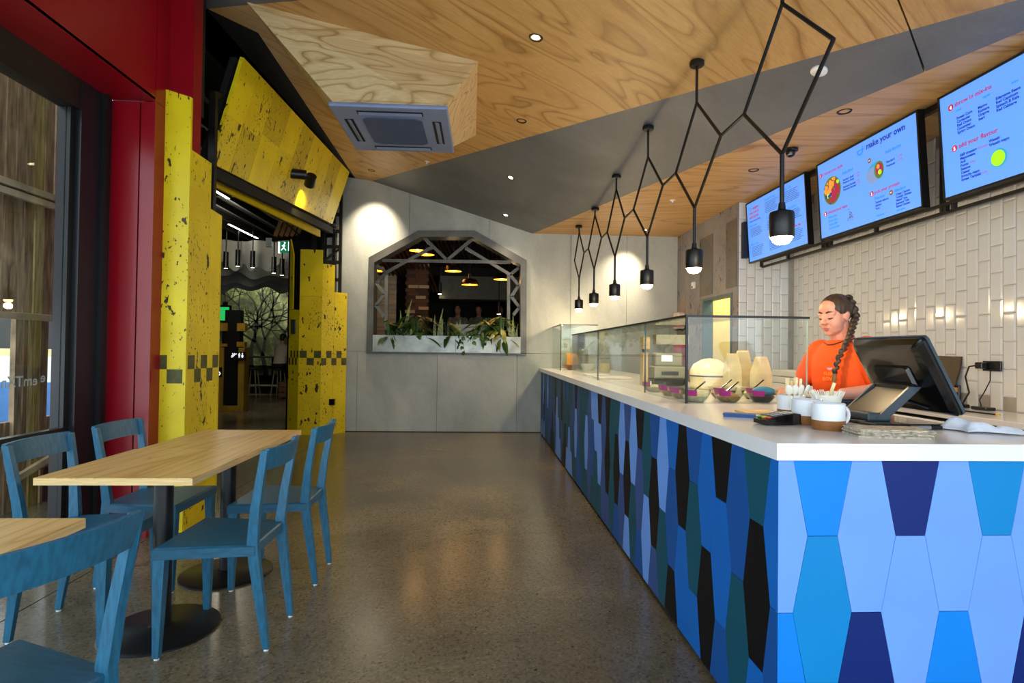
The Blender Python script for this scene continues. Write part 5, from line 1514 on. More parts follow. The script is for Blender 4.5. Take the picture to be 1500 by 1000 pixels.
def screen(yl, label):
    """yl: edge towards the far wall; returns the thing and a page-to-world function (0..1 across, 0..1 up)"""
    t = thing('menu_screen', label, 'screen', (3.22, yl - SW / 2, 2.40), 'menu screens above the counter')
    O = Vector((3.225, yl, 2.403))
    def P(u, v, n=0.0): return O + UXS * (u * SW) + UYS * (v * SH) + UNS * n
    m = MB(); m.hexa([P(-.012, -.022, -.05), P(1.012, -.022, -.05), P(1.012, 1.022, -.05), P(-.012, 1.022, -.05), P(-.012, -.022, -.002), P(1.012, -.022, -.002), P(1.012, 1.022, -.002), P(-.012, 1.022, -.002)])
    m.build('casing', M_scr_edge, t)
    m = MB(); m.hexa([P(0, 0, -.004), P(1, 0, -.004), P(1, 1, -.004), P(0, 1, -.004), P(0, 0, 0), P(1, 0, 0), P(1, 1, 0), P(0, 1, 0)]); m.build('display', M_scr, t)
    for (a, b, c, d) in ((-.012, .0, -.022, 1.022), (1.0, 1.012, -.022, 1.022), (-.012, 1.012, -.022, .0), (-.012, 1.012, 1.0, 1.022)):
        m = MB(); m.hexa([P(a, c, -.004), P(b, c, -.004), P(b, d, -.004), P(a, d, -.004), P(a, c, .006), P(b, c, .006), P(b, d, .006), P(a, d, .006)]); m.build('bezel', M_scr_edge, t)
    return t, P
class Page:
    def __init__(s, t, P): s.t, s.P, s.layers = t, P, {}
    def L(s, m): return s.layers.setdefault(m.name, (MB(), m))[0]
    def text(s, txt, u, v, size, m, align='LEFT', bold=0.0, n=.0016): addtext(s.L(m), txt, size, s.P(u, v, n), UXS, UYS, align, bold)
    def disc(s, u, v, r, m, n=.0012, sq=1.0, k=22):
        c = s.P(u, v, n); s.L(m).add([c + UXS * (r * math.cos(a)) + UYS * (r * sq * math.sin(a)) for a in [2 * math.pi * i / k for i in range(k)]], [tuple(range(k))])
    def rect(s, u, v, w, h, m, n=.0012): s.L(m).add([s.P(u, v, n), s.P(u + w, v, n), s.P(u + w, v + h, n), s.P(u, v + h, n)], [(0, 1, 2, 3)])
    def num(s, k, u, v):
        s.disc(u, v, .022, I_red); s.text(str(k), u, v - .02, .036, I_white, 'CENTER', .001, .002)
    def done(s):
        for nm, (mb, m) in s.layers.items():
            tag(mb.build('screen_print', m, s.t), kind='stuff')
def logo(pg, u, v, r, m):
    n = 18
    c = pg.P(u, v, .0014); vs = []; 
    for i in range(n + 1):
        a = math.pi + math.pi * i / n
        vs.append(c + UXS * (r * math.cos(a)) + UYS * (r * math.sin(a)))
    for i in range(n + 1):
        a = math.pi + math.pi * i / n
        vs.append(c + UXS * (r * .62 * math.cos(a)) + UYS * (r * .62 * math.sin(a)))
    pg.L(m).add(vs, [(i, i + 1, n + 2 + i, n + 1 + i) for i in range(n)])
    pg.L(m).add([c + UXS * (-r) + UYS * 0, c + UXS * (r * 1.35) + UYS * 0, c + UXS * (r * 1.35) + UYS * (r * .28), c + UXS * (-r) + UYS * (r * .28)], [(0, 1, 2, 3)])
    pg.L(m).add([c + UXS * (r * .55), c + UXS * (r * .85), c + UXS * (r * 1.05) + UYS * (r * .9), c + UXS * (r * .75) + UYS * (r * .9)], [(0, 1, 2, 3)])
def foodbowl(pg, u, v, r):
    rr = random.Random(8)
    pg.disc(u, v, r, I_leaf, .0012, 1.0, 30); pg.disc(u, v, r * .9, I_brown, .0014, 1.0, 30)
    for i in range(60):
        a = rr.uniform(0, 6.28); d = r * .85 * math.sqrt(rr.random())
        m = I_orange if math.cos(a - 2.2) > .3 else I_magenta if math.cos(a + .6) > .4 else rr.choice((I_leaf, I_green, I_brown, I_navy))
        pg.disc(u + d * math.cos(a) / SW, v + d * math.sin(a) / SH, r * rr.uniform(.09, .2), m, .0016 + i * .00001, 1.0, 7)
# middle screen
t, P = screen(5.275, 'middle menu screen headed make your own, above the tiled wall')
pg = Page(t, P)
logo(pg, .49, .905, .038, I_blue); pg.text('make your own', .55, .885, .070, I_navy, bold=.002)
pg.num(1, .036, .842); pg.text('choose your style', .066, .828, .040, I_red, bold=.0006)
foodbowl(pg, .162, .585, .128)
pg.text('Poke Bowl', .288, .722, .034, I_blue, bold=.0012)
for s_, p, v in (('Standard Small', '10.90', .638), ('Premium Small', '12.90', .602), ('Standard Regular', '13.90', .548), ('Premium Regular', '15.90', .512)):
    pg.text(s_, .29, v, .025, I_navy, bold=.0008); pg.text(p, .432, v + .012, .021, I_red)
pg.disc(.576, .735, .020, I_brown); pg.text('or', .576, .727, .024, I_white, 'CENTER', n=.002)
pg.disc(.628, .575, .098, I_teal, .0012, .78); pg.disc(.60, .545, .080, I_grey, .0014, .85); pg.disc(.662, .58, .056, I_leaf, .0016, 1.25); pg.disc(.664, .585, .043, I_magenta, .0018, 1.2); pg.disc(.668, .55, .02, I_green, .002); pg.disc(.655, .62, .018, I_orange, .002)
pg.text('Sushi Burrito', .726, .725, .033, I_blue, bold=.0012); pg.text('wrapped in seaweed and rice', .728, .683, .018, I_grey)
for s_, p, v in (('Standard', '13.90', .612), ('Premium', '15.90', .566)):
    pg.text(s_, .73, v, .026, I_navy, bold=.0008); pg.text(p, .83, v + .012, .022, I_red)
pg.num(2, .066, .312); pg.text('choose your base', .095, .296, .040, I_red, bold=.0006)
for i, s_ in enumerate(('White Rice', 'Brown Rice', 'Quinoa Mix', 'Soba Noodles')): pg.text(s_, .10, .232 - i * .049, .027, I_blue, bold=.001)
rr = random.Random(3)
for i in range(70):
    a = rr.uniform(0, 6.28); d = abs(rr.gauss(0, .032)); pg.disc(.354 + d * math.cos(a) / SW, .17 + d * math.sin(a) / SH, .006, I_grey if i % 3 else I_dark, .0012 + i * .00001, 1, 6)
pg.num(3, .580, .334); pg.text('pick your protein', .608, .318, .040, I_red, bold=.0006)
pg.text('Premium', .605, .248, .032, I_blue, bold=.001); pg.disc(.757, .262, .020, I_brown); pg.text('or', .757, .254, .024, I_white, 'CENTER', n=.002); pg.text('Standard', .79, .252, .032, I_blue, bold=.001)
for i, s_ in enumerate(('Teriyaki Salmon', 'Salmon', 'Tuna')): pg.text(s_, .608, .202 - i * .036, .024, I_navy, bold=.0008)
for i, s_ in enumerate(('Crispy Chicken', 'Teriyaki Chicken', 'Flaked Tuna', 'Japanese Tofu', 'Baked Chicken')): pg.text(s_, .795, .208 - i * .034, .024, I_navy, bold=.0008)
pg.text('Add extra', .612, .045, .022, I_blue, bold=.0008); pg.text('+4', .70, .047, .020, I_red); pg.text('Add extra', .795, .030, .022, I_blue, bold=.0008); pg.text('+3', .88, .032, .020, I_red)
pg.done()
# near screen, runs out of the frame
t, P = screen(3.815, 'menu screen listing mix-ins and flavours, nearest the shopfront')
pg = Page(t, P)
pg.num(4, .071, .862); pg.text('throw in mix-ins', .098, .85, .042, I_red, bold=.0008)
for s_, u, m in (('small', .105, I_blue), ('choose up to 5', .136, I_grey), ('regular', .268, I_blue), ('choose up to 8', .310, I_grey), ('extra', .43, I_blue), ('choose as many as you like', .465, I_grey)): pg.text(s_, u, .795, .021, m, bold=.0006)
for c_, (u, v0, items) in enumerate(((.105, .718, ('Sweet Corn', 'Coriander', 'Red Onion', 'Cucumber', 'Spring Onion')), (.2385, .718, ('Mango', 'Kumara', 'Orange', 'Inari')), (.342, .722, ('Edamame Beans', 'Red Capsicum', 'Spinach & Kale', 'Red Cabbage')))):
    for i, s_ in enumerate(items): pg.text(s_, u, v0 - i * .0355, .0255, I_navy, bold=.0010)
pg.num(5, .080, .452); pg.text('add your flavour', .107, .438, .044, I_red, bold=.0008)
for i, s_ in enumerate(('S&B dressing', 'Mayonnaise', 'Aoli', 'Ponzu', 'Sesame', 'Caesar', 'Sriracha mayo', 'Sweet Teriyaki')): pg.text(s_, .112, .352 - i * .0345, .0250, I_navy, bold=.0010)
for v, s_, u in ((.352, 'GF/VGN', .222), (.2485, 'VGN', .170), (.1105, 'VGN', .238)): pg.text(s_, u, v, .020, I_red)
pg.text('Wasabi', .29, .372, .0255, I_navy, bold=.0010); pg.text('Wasabi mayo', .29, .335, .0255, I_navy, bold=.0010)
pg.disc(.340, .205, .058, I_teal, .0012); pg.disc(.335, .205, .049, I_green, .0016)
pg.num(6, .55, .452); pg.text('top it off', .58, .438, .044, I_red, bold=.0008)
for i, s_ in enumerate(('Crispy Shallots', 'Sesame Seeds', 'Seaweed')): pg.text(s_, .585, .352 - i * .036, .0255, I_navy, bold=.0010)
pg.done()
# far screen
t, P = screen(6.745, 'menu screen headed designer poke bowl and sushi burrito, beside the tiled return')
pg = Page(t, P)
logo(pg, .075, .90, .028, I_blue)
pg.text('designer', .115, .872, .045, I_red, bold=.001); pg.text('poke bowl &', .045, .80, .045, I_red, bold=.001); pg.text('sushi burrito', .045, .728, .045, I_red, bold=.001)
pg.text('Choose from our faves', .045, .668, .028, I_navy, bold=.0008)
def block(u, v, title, lines, m=I_blue, w=.235):
    pg.text(title, u, v, .036, m, bold=.001)
    rr = random.Random(int(u * 100 + v * 1000))
    for i in range(lines):
        pg.rect(u + .01, v - .04 - i * .026, w * rr.uniform(.75, 1.0), .009, I_dark)
for (u, v, ti, ln, m) in ((.045, .585, 'Poke Classic', 6, I_blue), (.05, .27, 'Salmon Style', 7, I_blue), (.343, .905, 'Teriyaki Chicken', 7, I_blue), (.36, .60, 'Crispy Tofu', 6, I_blue), (.38, .28, 'Veggie Bowl', 7, I_blue), (.675, .91, 'Spicy Tuna', 7, I_blue), (.69, .60, 'Sesame Salmon', 6, I_blue), (.70, .30, 'Burrito of the day', 7, I_red)):
    block(u, v, ti, ln, m)
for u, v in ((.27, .60), (.29, .28), (.95, .95), (.95, .64), (.60, .62), (.95, .32)): pg.text('14.9', u, v, .024, I_red)
pg.done()

M_tubeblack = plain('black_frame_tube', '090909', 0.45)
t = thing('screen_frame', 'black square tube frame carrying the menu screens', 'frame', (3.36, 4.7, 2.3))
MB().bar((3.34, 6.66, 2.335), (3.34, 2.3, 2.335), .025, .025).build('lower_rail', M_tubeblack, t)
MB().bar((3.30, 6.60, 2.385), (3.30, 2.3, 2.385), .02, .02).build('screen_rail', M_tubeblack, t)
MB().bar((3.33, 6.80, 3.135), (3.33, 2.3, 3.135), .04, .045).build('upper_rail', M_tubeblack, t)
for y in (6.645, 6.05, 5.35, 4.65, 3.92, 3.2): MB().bar((3.32, y, 2.335), (3.32, y, 2.40), .025, .03).build('hanger', M_tubeblack, t)
for y in (5.42, 5.30, 3.965, 3.865): MB().bar((3.33, y, 2.345), (3.33, y, 3.13), .025, .03).build('upright', M_tubeblack, t)
for z in (2.55, 2.88):
    for y0, y1 in ((5.42, 5.30), (3.965, 3.865)): MB().bar((3.33, y0, z), (3.33, y1, z), .025, .025).build('cross_piece', M_tubeblack, t)
t = thing('wall_bracket', 'black flat bracket plate on the tiled return beside the menu screens', 'bracket', (3.20, 6.8, 2.45))
MB().box(3.155, 3.225, 6.76, 6.83, 2.46, 2.90).build('plate', M_tubeblack, t)
MB().box(3.225, 3.30, 6.78, 6.80, 2.50, 2.53).build('arm', M_tubeblack, t)

# ================================================================== back bench and what stands on it
t = thing('back_bench', 'long back bench with a white top along the tiled wall', 'bench', (3.5, 4.4, 0))
MB().box(3.30, 3.815, 1.9, 6.83, 0.08, 0.86).build('cabinet', plain('dark_cabinet', '14151a', .5), t)
MB().box(3.36, 3.80, 1.95, 6.80, 0, .08).build('plinth', M_black_matte, t)
MB().bevbox(3.25, 3.817, 1.85, 6.83, .86, .90, .004).build('bench_top', M_white_stone, t)
for i in range(5):
    d_ = MB().box(3.286, 3.30, 1.95 + i * .97, 2.88 + i * .97, .12, .84).build('door', plain('dark_cabinet_door', '1a1b22', .45) if 'dark_cabinet_door' not in MATS else MATS['dark_cabinet_door'], t)
    MB().box(3.270, 3.286, 2.35 + i * .97, 2.50 + i * .97, .78, .795).build('handle', M_galv, d_)
t = thing('power_outlet', 'black double power outlet on the tiled wall with a plug and cables', 'outlet', (3.82, 4.08, 1.19))
MB().bevbox(3.800, 3.818, 4.00, 4.15, 1.19, 1.265, .004).build('plate', M_black_plastic, t)
MB().bevbox(3.745, 3.80, 4.10, 4.16, 1.205, 1.255, .008).build('plug', M_black_plastic, t)
MB().tube([(3.76, 4.155, 1.23), (3.74, 4.20, 1.22), (3.74, 4.235, 1.14), (3.74, 4.20, 1.02), (3.74, 4.26, .93)], .006, 6).build('cable', M_black_matte, t, True)
MB().tube([(3.79, 4.07, 1.19), (3.77, 4.05, 1.12), (3.77, 4.10, 1.03), (3.75, 4.12, .97), (3.75, 4.10, .915)], .004, 6).build('cable', M_black_matte, t, True)
t = thing('cordless_phone', 'black cordless phone standing in its charger on the back bench', 'phone', (3.70, 4.25, .90))
MB().bevbox(3.655, 3.74, 4.19, 4.30, .90, .93, .008).build('cradle', M_black_plastic, t)
MB().bevbox(3.675, 3.70, 4.225, 4.272, .925, 1.075, .008).build('handset', M_black_plastic, t)
MB().box(3.672, 3.676, 4.232, 4.265, 1.02, 1.055).build('display', plain('amber_lcd', 'b98a4a', .3), t)
for r in range(4):
    for c_ in range(3): MB().box(3.672, 3.676, 4.233 + c_ * .012, 4.240 + c_ * .012, .95 + r * .016, .958 + r * .016).build('key', M_keyg, t)
t = thing('router_box', 'small black adaptor box on the back bench below the outlet', 'adaptor', (3.73, 4.08, .90))
MB().bevbox(3.68, 3.76, 3.99, 4.12, .90, .925, .006).build('casing', M_black_plastic, t)
t = thing('chopping_board', 'dark brown wavy edged chopping board leaning on the tiled wall', 'board', (3.78, 4.6, .90))
m = MB(); pts = [(4.36, .90), (4.352, 1.02), (4.362, 1.10), (4.345, 1.2), (4.35, 1.295), (4.62, 1.30), (4.62, .90)]
m.prism([(3.74 + (z - .9) * .16, y, z) for y, z in pts], (.016, 0, 0)); m.build('board', plain('dark_walnut', '40301c', .5, var=.25, vscale=6, stretch=(1, 1, .2)), t)
t = thing('bread_knife', 'black handled knife lying on the back bench', 'knife', (3.45, 3.7, .90))
MB().bar((3.45, 3.95, .908), (3.47, 3.68, .908), .016, .010).build('handle', M_black_plastic, t)
MB().bar((3.44, 4.15, .905), (3.45, 3.95, .905), .020, .003).build('blade', M_spoon, t)
MB().bar((3.47, 3.68, .908), (3.472, 3.66, .908), .017, .011).build('end_cap', plain('yellow_cap', 'd8b030', .5), t)
for i in range(3):
    tag(MB().bevbox(3.30, 3.72, 5.75, 6.35, .90 + i * .075, .97 + i * .075, .01).build('food_tray', M_white_plastic), ('white lidded food tray at the bottom of the stack on the back bench', 'white lidded food tray in the middle of the stack on the back bench', 'white lidded food tray on top of the stack on the back bench')[i], 'tray', 'white trays on the back bench')
# dispensers on the board wall
t = thing('towel_dispenser', 'cream rounded dispenser on the grey board wall beside the doorway', 'dispenser', (3.05, 8.75, 1.75))
MB().bevbox(2.99, 3.118, 8.62, 8.86, 1.66, 1.92, .03).build('casing', plain('pink_white_plastic', 'd8c4c0', .4), t)
MB().box(3.02, 3.09, 8.66, 8.82, 1.645, 1.66).build('outlet_slot', M_black_matte, t)
t = thing('wall_sensor', 'small white alarm sensor on the grey board wall', 'sensor', (3.10, 8.25, 2.25))
MB().bevbox(3.075, 3.118, 8.20, 8.30, 2.24, 2.34, .012).build('casing', M_white_plastic, t)
MB().box(3.073, 3.076, 8.225, 8.275, 2.25, 2.28).build('lens', M_grey_plastic, t)

# ================================================================== people
def skin_mat(name, hexc):
    m = plain(name, hexc, 0.5, var=0.06, vscale=14)
    b = m.node_tree.nodes['Principled BSDF']
    b.inputs['Subsurface Weight'].default_value = 0.12
    b.inputs['Subsurface Radius'].default_value = (.02, .008, .005)
    return m
M_skin = skin_mat('fair_skin', 'cf927d')
M_hair = plain('brown_hair', '3a2a1c', 0.45, var=0.35, vscale=40, stretch=(1, 1, .3))
M_hairtip = plain('light_brown_hair', '7a5a2c', 0.45, var=0.3, vscale=40, stretch=(1, 1, .3))
M_orange = plain('orange_cotton', 'f25405', 0.8, var=0.04, vscale=8)
M_dark_cloth = plain('charcoal_cloth', '15161a', 0.8, var=0.1)
M_lip = plain('soft_lip', 'b8685c', 0.45)
M_brow = plain('dark_brow', '2e2018', 0.6)

def cap(mb, a, b, ra, rb, n=12):
    """tapered limb with round ends"""
    a = Vector(a); b = Vector(b); d = (b - a).normalized()
    pts = []; rad = []
    for k in range(4, 0, -1):
        th = math.pi / 2 * k / 4.2
        pts.append(a - d * ra * math.sin(th)); rad.append(ra * math.cos(th))
    for k in range(5):
        pts.append(a.lerp(b, k / 4)); rad.append(ra + (rb - ra) * k / 4)
    for k in range(1, 5):
        th = math.pi / 2 * k / 4.2
        pts.append(b + d * rb * math.sin(th)); rad.append(rb * math.cos(th))
    mb.tube(pts, rad, n)
def limb(mb, pts, rad):
    for i in range(len(pts) - 1): cap(mb, pts[i], pts[i + 1], rad[i], rad[i + 1])
def ell_ring(c, rx, ry, n=24, rz=0.0):
    return [(c[0] + rx * math.cos(2 * math.pi * i / n) * math.cos(rz) - ry * math.sin(2 * math.pi * i / n) * math.sin(rz), c[1] + rx * math.cos(2 * math.pi * i / n) * math.sin(rz) + ry * math.sin(2 * math.pi * i / n) * math.cos(rz), c[2]) for i in range(n)]
def fuse(o, voxel, smooth=4, fac=0.5):
    r = o.modifiers.new('one_surface', 'REMESH'); r.mode = 'VOXEL'; r.voxel_size = voxel; r.use_smooth_shade = True
    s = o.modifiers.new('soften', 'SMOOTH'); s.iterations = smooth; s.factor = fac
    return o
def hand(mb, wrist, tip, up, side=1, curl=0.35):
    """palm, four unequal bent fingers and a thumb leaving the side of the palm"""
    w = Vector(wrist); d = (Vector(tip) - w).normalized(); u = Vector(up); u = (u - d * u.dot(d)).normalized(); s = d.cross(u) * side
    pc = w + d * .045
    for k in (-1, 0, 1): cap(mb, w + d * .01 + s * k * .014, w + d * .078 + s * k * .022, .015, .0135, 10)
    for k, L in ((-1.5, .055), (-.5, .068), (.5, .073), (1.5, .064)):
        b = w + d * .083 + s * k * .0165
        j1 = b + (d - u * curl * .6).normalized() * L * .5
        j2 = j1 + (d - u * curl * 2.0).normalized() * L * .32
        j3 = j2 + (d - u * curl * 3.2).normalized() * L * .25
        limb(mb, [b, j1, j2, j3], [.0088, .0080, .0074, .0062])
    b = w + d * .028 + s * .026
    j1 = b + (s * .8 + d * .75 - u * .25).normalized() * .034; j2 = j1 + (d + s * .25 - u * .3).normalized() * .03
    limb(mb, [b, j1, j2], [.012, .0098, .008])

def head_parts(mb, H):
    """H maps head space (x forward, y left, z up, origin at eye level mid-skull) to the world"""
    R = H.to_3x3()
    def e(c, r): mb.ball(H @ Vector(c), r, 20, 14, R)
    e((-.016, 0, .030), (.093, .074, .084)); e((.022, 0, -.012), (.066, .065, .088)); e((.030, 0, -.068), (.056, .058, .046))
    e((.066, 0, -.094), (.020, .024, .018)); e((.040, .030, -.040), (.042, .034, .044)); e((.040, -.030, -.040), (.042, .034, .044))
    e((.064, .026, .020), (.019, .032, .016)); e((.064, -.026, .020), (.019, .032, .016)); e((.038, 0, .046), (.046, .058, .052))
    for s in (-1, 1):
        e((.066, s * .031, .001), (.0165, .018, .0125)); e((.096, s * .010, -.032), (.010, .0085, .008))
        e((-.004, s * .072, -.012), (.018, .008, .030)); e((-.012, s * .076, -.004), (.014, .007, .020))
    cap(mb, H @ Vector((.082, 0, .014)), H @ Vector((.106, 0, -.026)), .008, .0112)
    e((.082, 0, -.058), (.016, .024, .010)); e((.079, 0, -.070), (.014, .020, .008))

# ---- the server behind the counter
sv = thing('person', 'server in an orange t-shirt with a long brown braid, looking down behind the counter', 'person', (2.24, 3.40, 0))
fwd = Vector((-.955, -.30, -.24)).normalized(); lef = Vector((0, 0, 1)).cross(fwd).normalized(); upv = fwd.cross(lef).normalized()
HC = Vector((2.165, 3.40, 1.543))
H = (Matrix((fwd, lef, upv)).transposed() * 1.05).to_4x4(); H[3][3] = 1.0; H.translation = HC
body = MB()
head_parts(body, H)
nb = Vector((2.225, 3.405, 1.375))
limb(body, [H @ Vector((-.012, 0, -.055)), nb], [.062, .068])
cap(body, (2.22, 3.34, 1.352), (2.21, 3.47, 1.352), .042, .042)
body.loft([ell_ring((2.26, 3.41, z), rx, ry) for z, rx, ry in ((.86, .13, .17), (1.0, .13, .165), (1.15, .13, .165), (1.28, .115, .16), (1.37, .07, .11))])
SL, EL, WL = (2.255, 3.215, 1.335), (2.285, 3.125, 1.095), (2.01, 3.09, 1.083)
SR, ER, WR = (2.165, 3.585, 1.325), (2.10, 3.665, 1.095), (1.935, 3.50, 1.085)
limb(body, [SL, EL], [.066, .052]); limb(body, [EL, WL], [.050, .029])
limb(body, [(2.165, 3.57, 1.30), ER], [.056, .050]); limb(body, [ER, WR], [.048, .029])
hand(body, WL, (1.86, 3.13, 1.075), (0, 0, 1), -1); hand(body, WR, (1.83, 3.41, 1.075), (0, 0, 1), 1)
for s in (-1, 1):
    limb(body, [(2.26, 3.41 + s * .09, .88), (2.255, 3.41 + s * .10, .48), (2.27, 3.41 + s * .10, .09)], [.10, .062, .042])
    limb(body, [(2.27, 3.41 + s * .10, .05), (2.13, 3.41 + s * .12, .035)], [.042, .034])
fuse(body.build('body', M_skin, sv, True), .0042, 9, .5)
# clothing
sh = MB()
sh.loft([ell_ring((cx, 3.405, z), rx, ry, 28, .12) for z, cx, rx, ry in ((.93, 2.27, .165, .205), (1.02, 2.255, .168, .205), (1.12, 2.235, .170, .205), (1.22, 2.225, .165, .205), (1.29, 2.225, .150, .200), (1.345, 2.225, .115, .175), (1.378, 2.225, .088, .125), (1.388, 2.220, .078, .100))])
limb(sh, [(2.252, 3.232, 1.330), (2.274, 3.155, 1.165)], [.083, .077]); limb(sh, [(2.178, 3.565, 1.315), (2.135, 3.635, 1.165)], [.081, .076])
fuse(sh.build('t_shirt', M_orange, sv, True), .008, 5, .5)
tr = MB()
tr.loft([ell_ring((2.265, 3.41, z), rx, ry) for z, rx, ry in ((.78, .15, .20), (.90, .16, .205), (.97, .15, .20))])
for s in (-1, 1): limb(tr, [(2.265, 3.41 + s * .095, .84), (2.258, 3.41 + s * .10, .48), (2.272, 3.41 + s * .10, .12)], [.108, .075, .06])
fuse(tr.build('trousers', M_dark_cloth, sv, True), .012, 4)
for s in (-1, 1):
    m = MB(); limb(m, [(2.275, 3.41 + s * .10, .045), (2.12, 3.41 + s * .125, .04)], [.05, .042]); fuse(m.build('shoe', M_black_matte, sv, True), .01, 3)
# hair shell with a hairline, french braid and tail
R3 = H.to_3x3()
hm = MB(); nu, nv = 110, 76; vs = []; ok = {}; fs = []
for k in range(nv + 1):
    th = math.pi * k / nv
    for i in range(nu):
        ph = 2 * math.pi * i / nu
        p = Vector((-.018 + .099 * math.sin(th) * math.cos(ph), .0795 * math.sin(th) * math.sin(ph), .030 + .091 * math.cos(th)))
        groove = 1 + .009 * math.sin(ph * 22 + th * 3)
        p = Vector((-.018, 0, .03)) + (p - Vector((-.018, 0, .03))) * groove
        ok[len(vs)] = (p.x - .040 - .004 * math.sin(p.y * 160) < .58 * (p.z - .012)) and (p.x < .066 - .15 * abs(p.y)) and (p.z > -.075) and not (abs(p.y) > .062 and -.05 < p.z < .006 and p.x > -.020)
        vs.append(H @ p)
for k in range(nv):
    for i in range(nu):
        j = (i + 1) % nu
        f = (k * nu + i, (k + 1) * nu + i, (k + 1) * nu + j, k * nu + j)
        if all(ok[q] for q in f): fs.append(f)
hm.add(vs, fs)
hair = hm.build('hair', M_hair, sv, True)
so = hair.modifiers.new('thickness', 'SOLIDIFY'); so.thickness = .008; so.offset = -1
path = [H @ Vector((-.070, .045, .085)), H @ Vector((-.098, .045, .035)), H @ Vector((-.085, .062, -.03)), Vector((2.205, 3.300, 1.450)), Vector((2.165, 3.262, 1.402)), Vector((2.110, 3.222, 1.345)), Vector((2.066, 3.214, 1.275)), Vector((2.050, 3.218, 1.20))]
def along(path, s):
    L = [(path[i + 1] - path[i]).length for i in range(len(path) - 1)]; d = s * sum(L)
    for i, l in enumerate(L):
        if d <= l or i == len(L) - 1: return path[i].lerp(path[i + 1], min(1, d / l)), (path[i + 1] - path[i]).normalized()
        d -= l
bm_ = MB(); nk = 30
for k in range(nk):
    s = k / (nk - 1); p, d = along(path, s)
    r = .0185 * (1 - .35 * s) + .002
    side = d.cross(Vector((-.53, -.85, 0))).normalized() * (r * .40 * (1 if k % 2 else -1))
    q = d.to_track_quat('Z', 'Y').to_matrix() @ Matrix.Rotation(.55 * (1 if k % 2 else -1), 3, 'X')
    bm_.ball(p + side, (r * .86, r * .72, r * 1.35), 12, 8, q)
fuse(bm_.build('braid', M_hair, hair, True), .004, 1, .3)
MB().tube([path[-1] + Vector((0, 0, .004)), path[-1] + Vector((-.001, 0, -.012))], .013, 10).build('hair_tie', M_black_matte, hair, True)
MB().tube([path[-1] + Vector((-.001, 0, -.010)), path[-1] + Vector((-.003, .003, -.045)), path[-1] + Vector((-.002, .006, -.088))], [.011, .013, .004], 10).build('braid_tail', M_hairtip, hair, True)
# face details
fd = {}
for s in (-1, 1):
    MB().tube([H @ Vector((.084, s * .014, .027)), H @ Vector((.083, s * .030, .033)), H @ Vector((.068, s * .050, .026))], [.0040, .0046, .0026], 8).build('eyebrow', M_brow, sv, True)
    MB().tube([H @ Vector((.0800, s * .017, -.0055)), H @ Vector((.0848, s * .030, -.0085)), H @ Vector((.0745, s * .0455, -.0045))], [.0026, .0042, .0028], 8).build('lashes', M_brow, sv, True)
MB().ball(H @ Vector((.0950, 0, -.0585)), (.0045, .020, .0036), 14, 8, R3).build('upper_lip', M_lip, sv, True)
MB().ball(H @ Vector((.0905, 0, -.0685)), (.0045, .017, .0040), 14, 8, R3).build('lower_lip', M_lip, sv, True)
# neck chain and shirt print
MB().tube([Vector((2.245, 3.325, 1.398)), Vector((2.175, 3.315, 1.385)), Vector((2.125, 3.345, 1.362)), Vector((2.115, 3.395, 1.358)), Vector((2.13, 3.455, 1.372))], .0035, 6).build('neck_cord', M_brow, sv, True)
M_print = plain('orange_print', 'ff8a1e', 0.7); M_print_w = plain('pale_violet_print', 'd8a8d0', 0.6)
fx = Vector((-.80, -.60, 0)).normalized(); rx_ = Vector((fx.y * -1, fx.x, 0)) * -1
if rx_.dot(Vector((1, -.3, 0))) < 0: rx_ = -rx_
pr = MB(); o0 = Vector((2.068, 3.290, 1.205))
addtext(pr, 'SUSHI', .026, o0 + fx * .012 + Vector((0, 0, -.028)), rx_, (0, 0, 1), 'CENTER', .0006); addtext(pr, 'BOWL', .028, o0 + fx * .012 + Vector((0, 0, -.060)), rx_, (0, 0, 1), 'CENTER', .0006)
shirt = [c for c in sv.children if c.name.startswith('t_shirt')][0]
tag(pr.build('shirt_print', M_print, shirt), kind='stuff')
pr = MB(); c0 = o0 + fx * .014 + Vector((0, 0, .012))
pr.add([c0 + rx_ * (.013 * math.cos(a)) + Vector((0, 0, .010 * math.sin(a))) for a in [math.pi + math.pi * i / 12 for i in range(13)]], [tuple(range(13))])
pr.bar(c0 + rx_ * -.014, c0 + rx_ * .018 + Vector((0, 0, .003)), .002, .004)
tag(pr.build('shirt_emblem', M_print_w, shirt), kind='stuff')

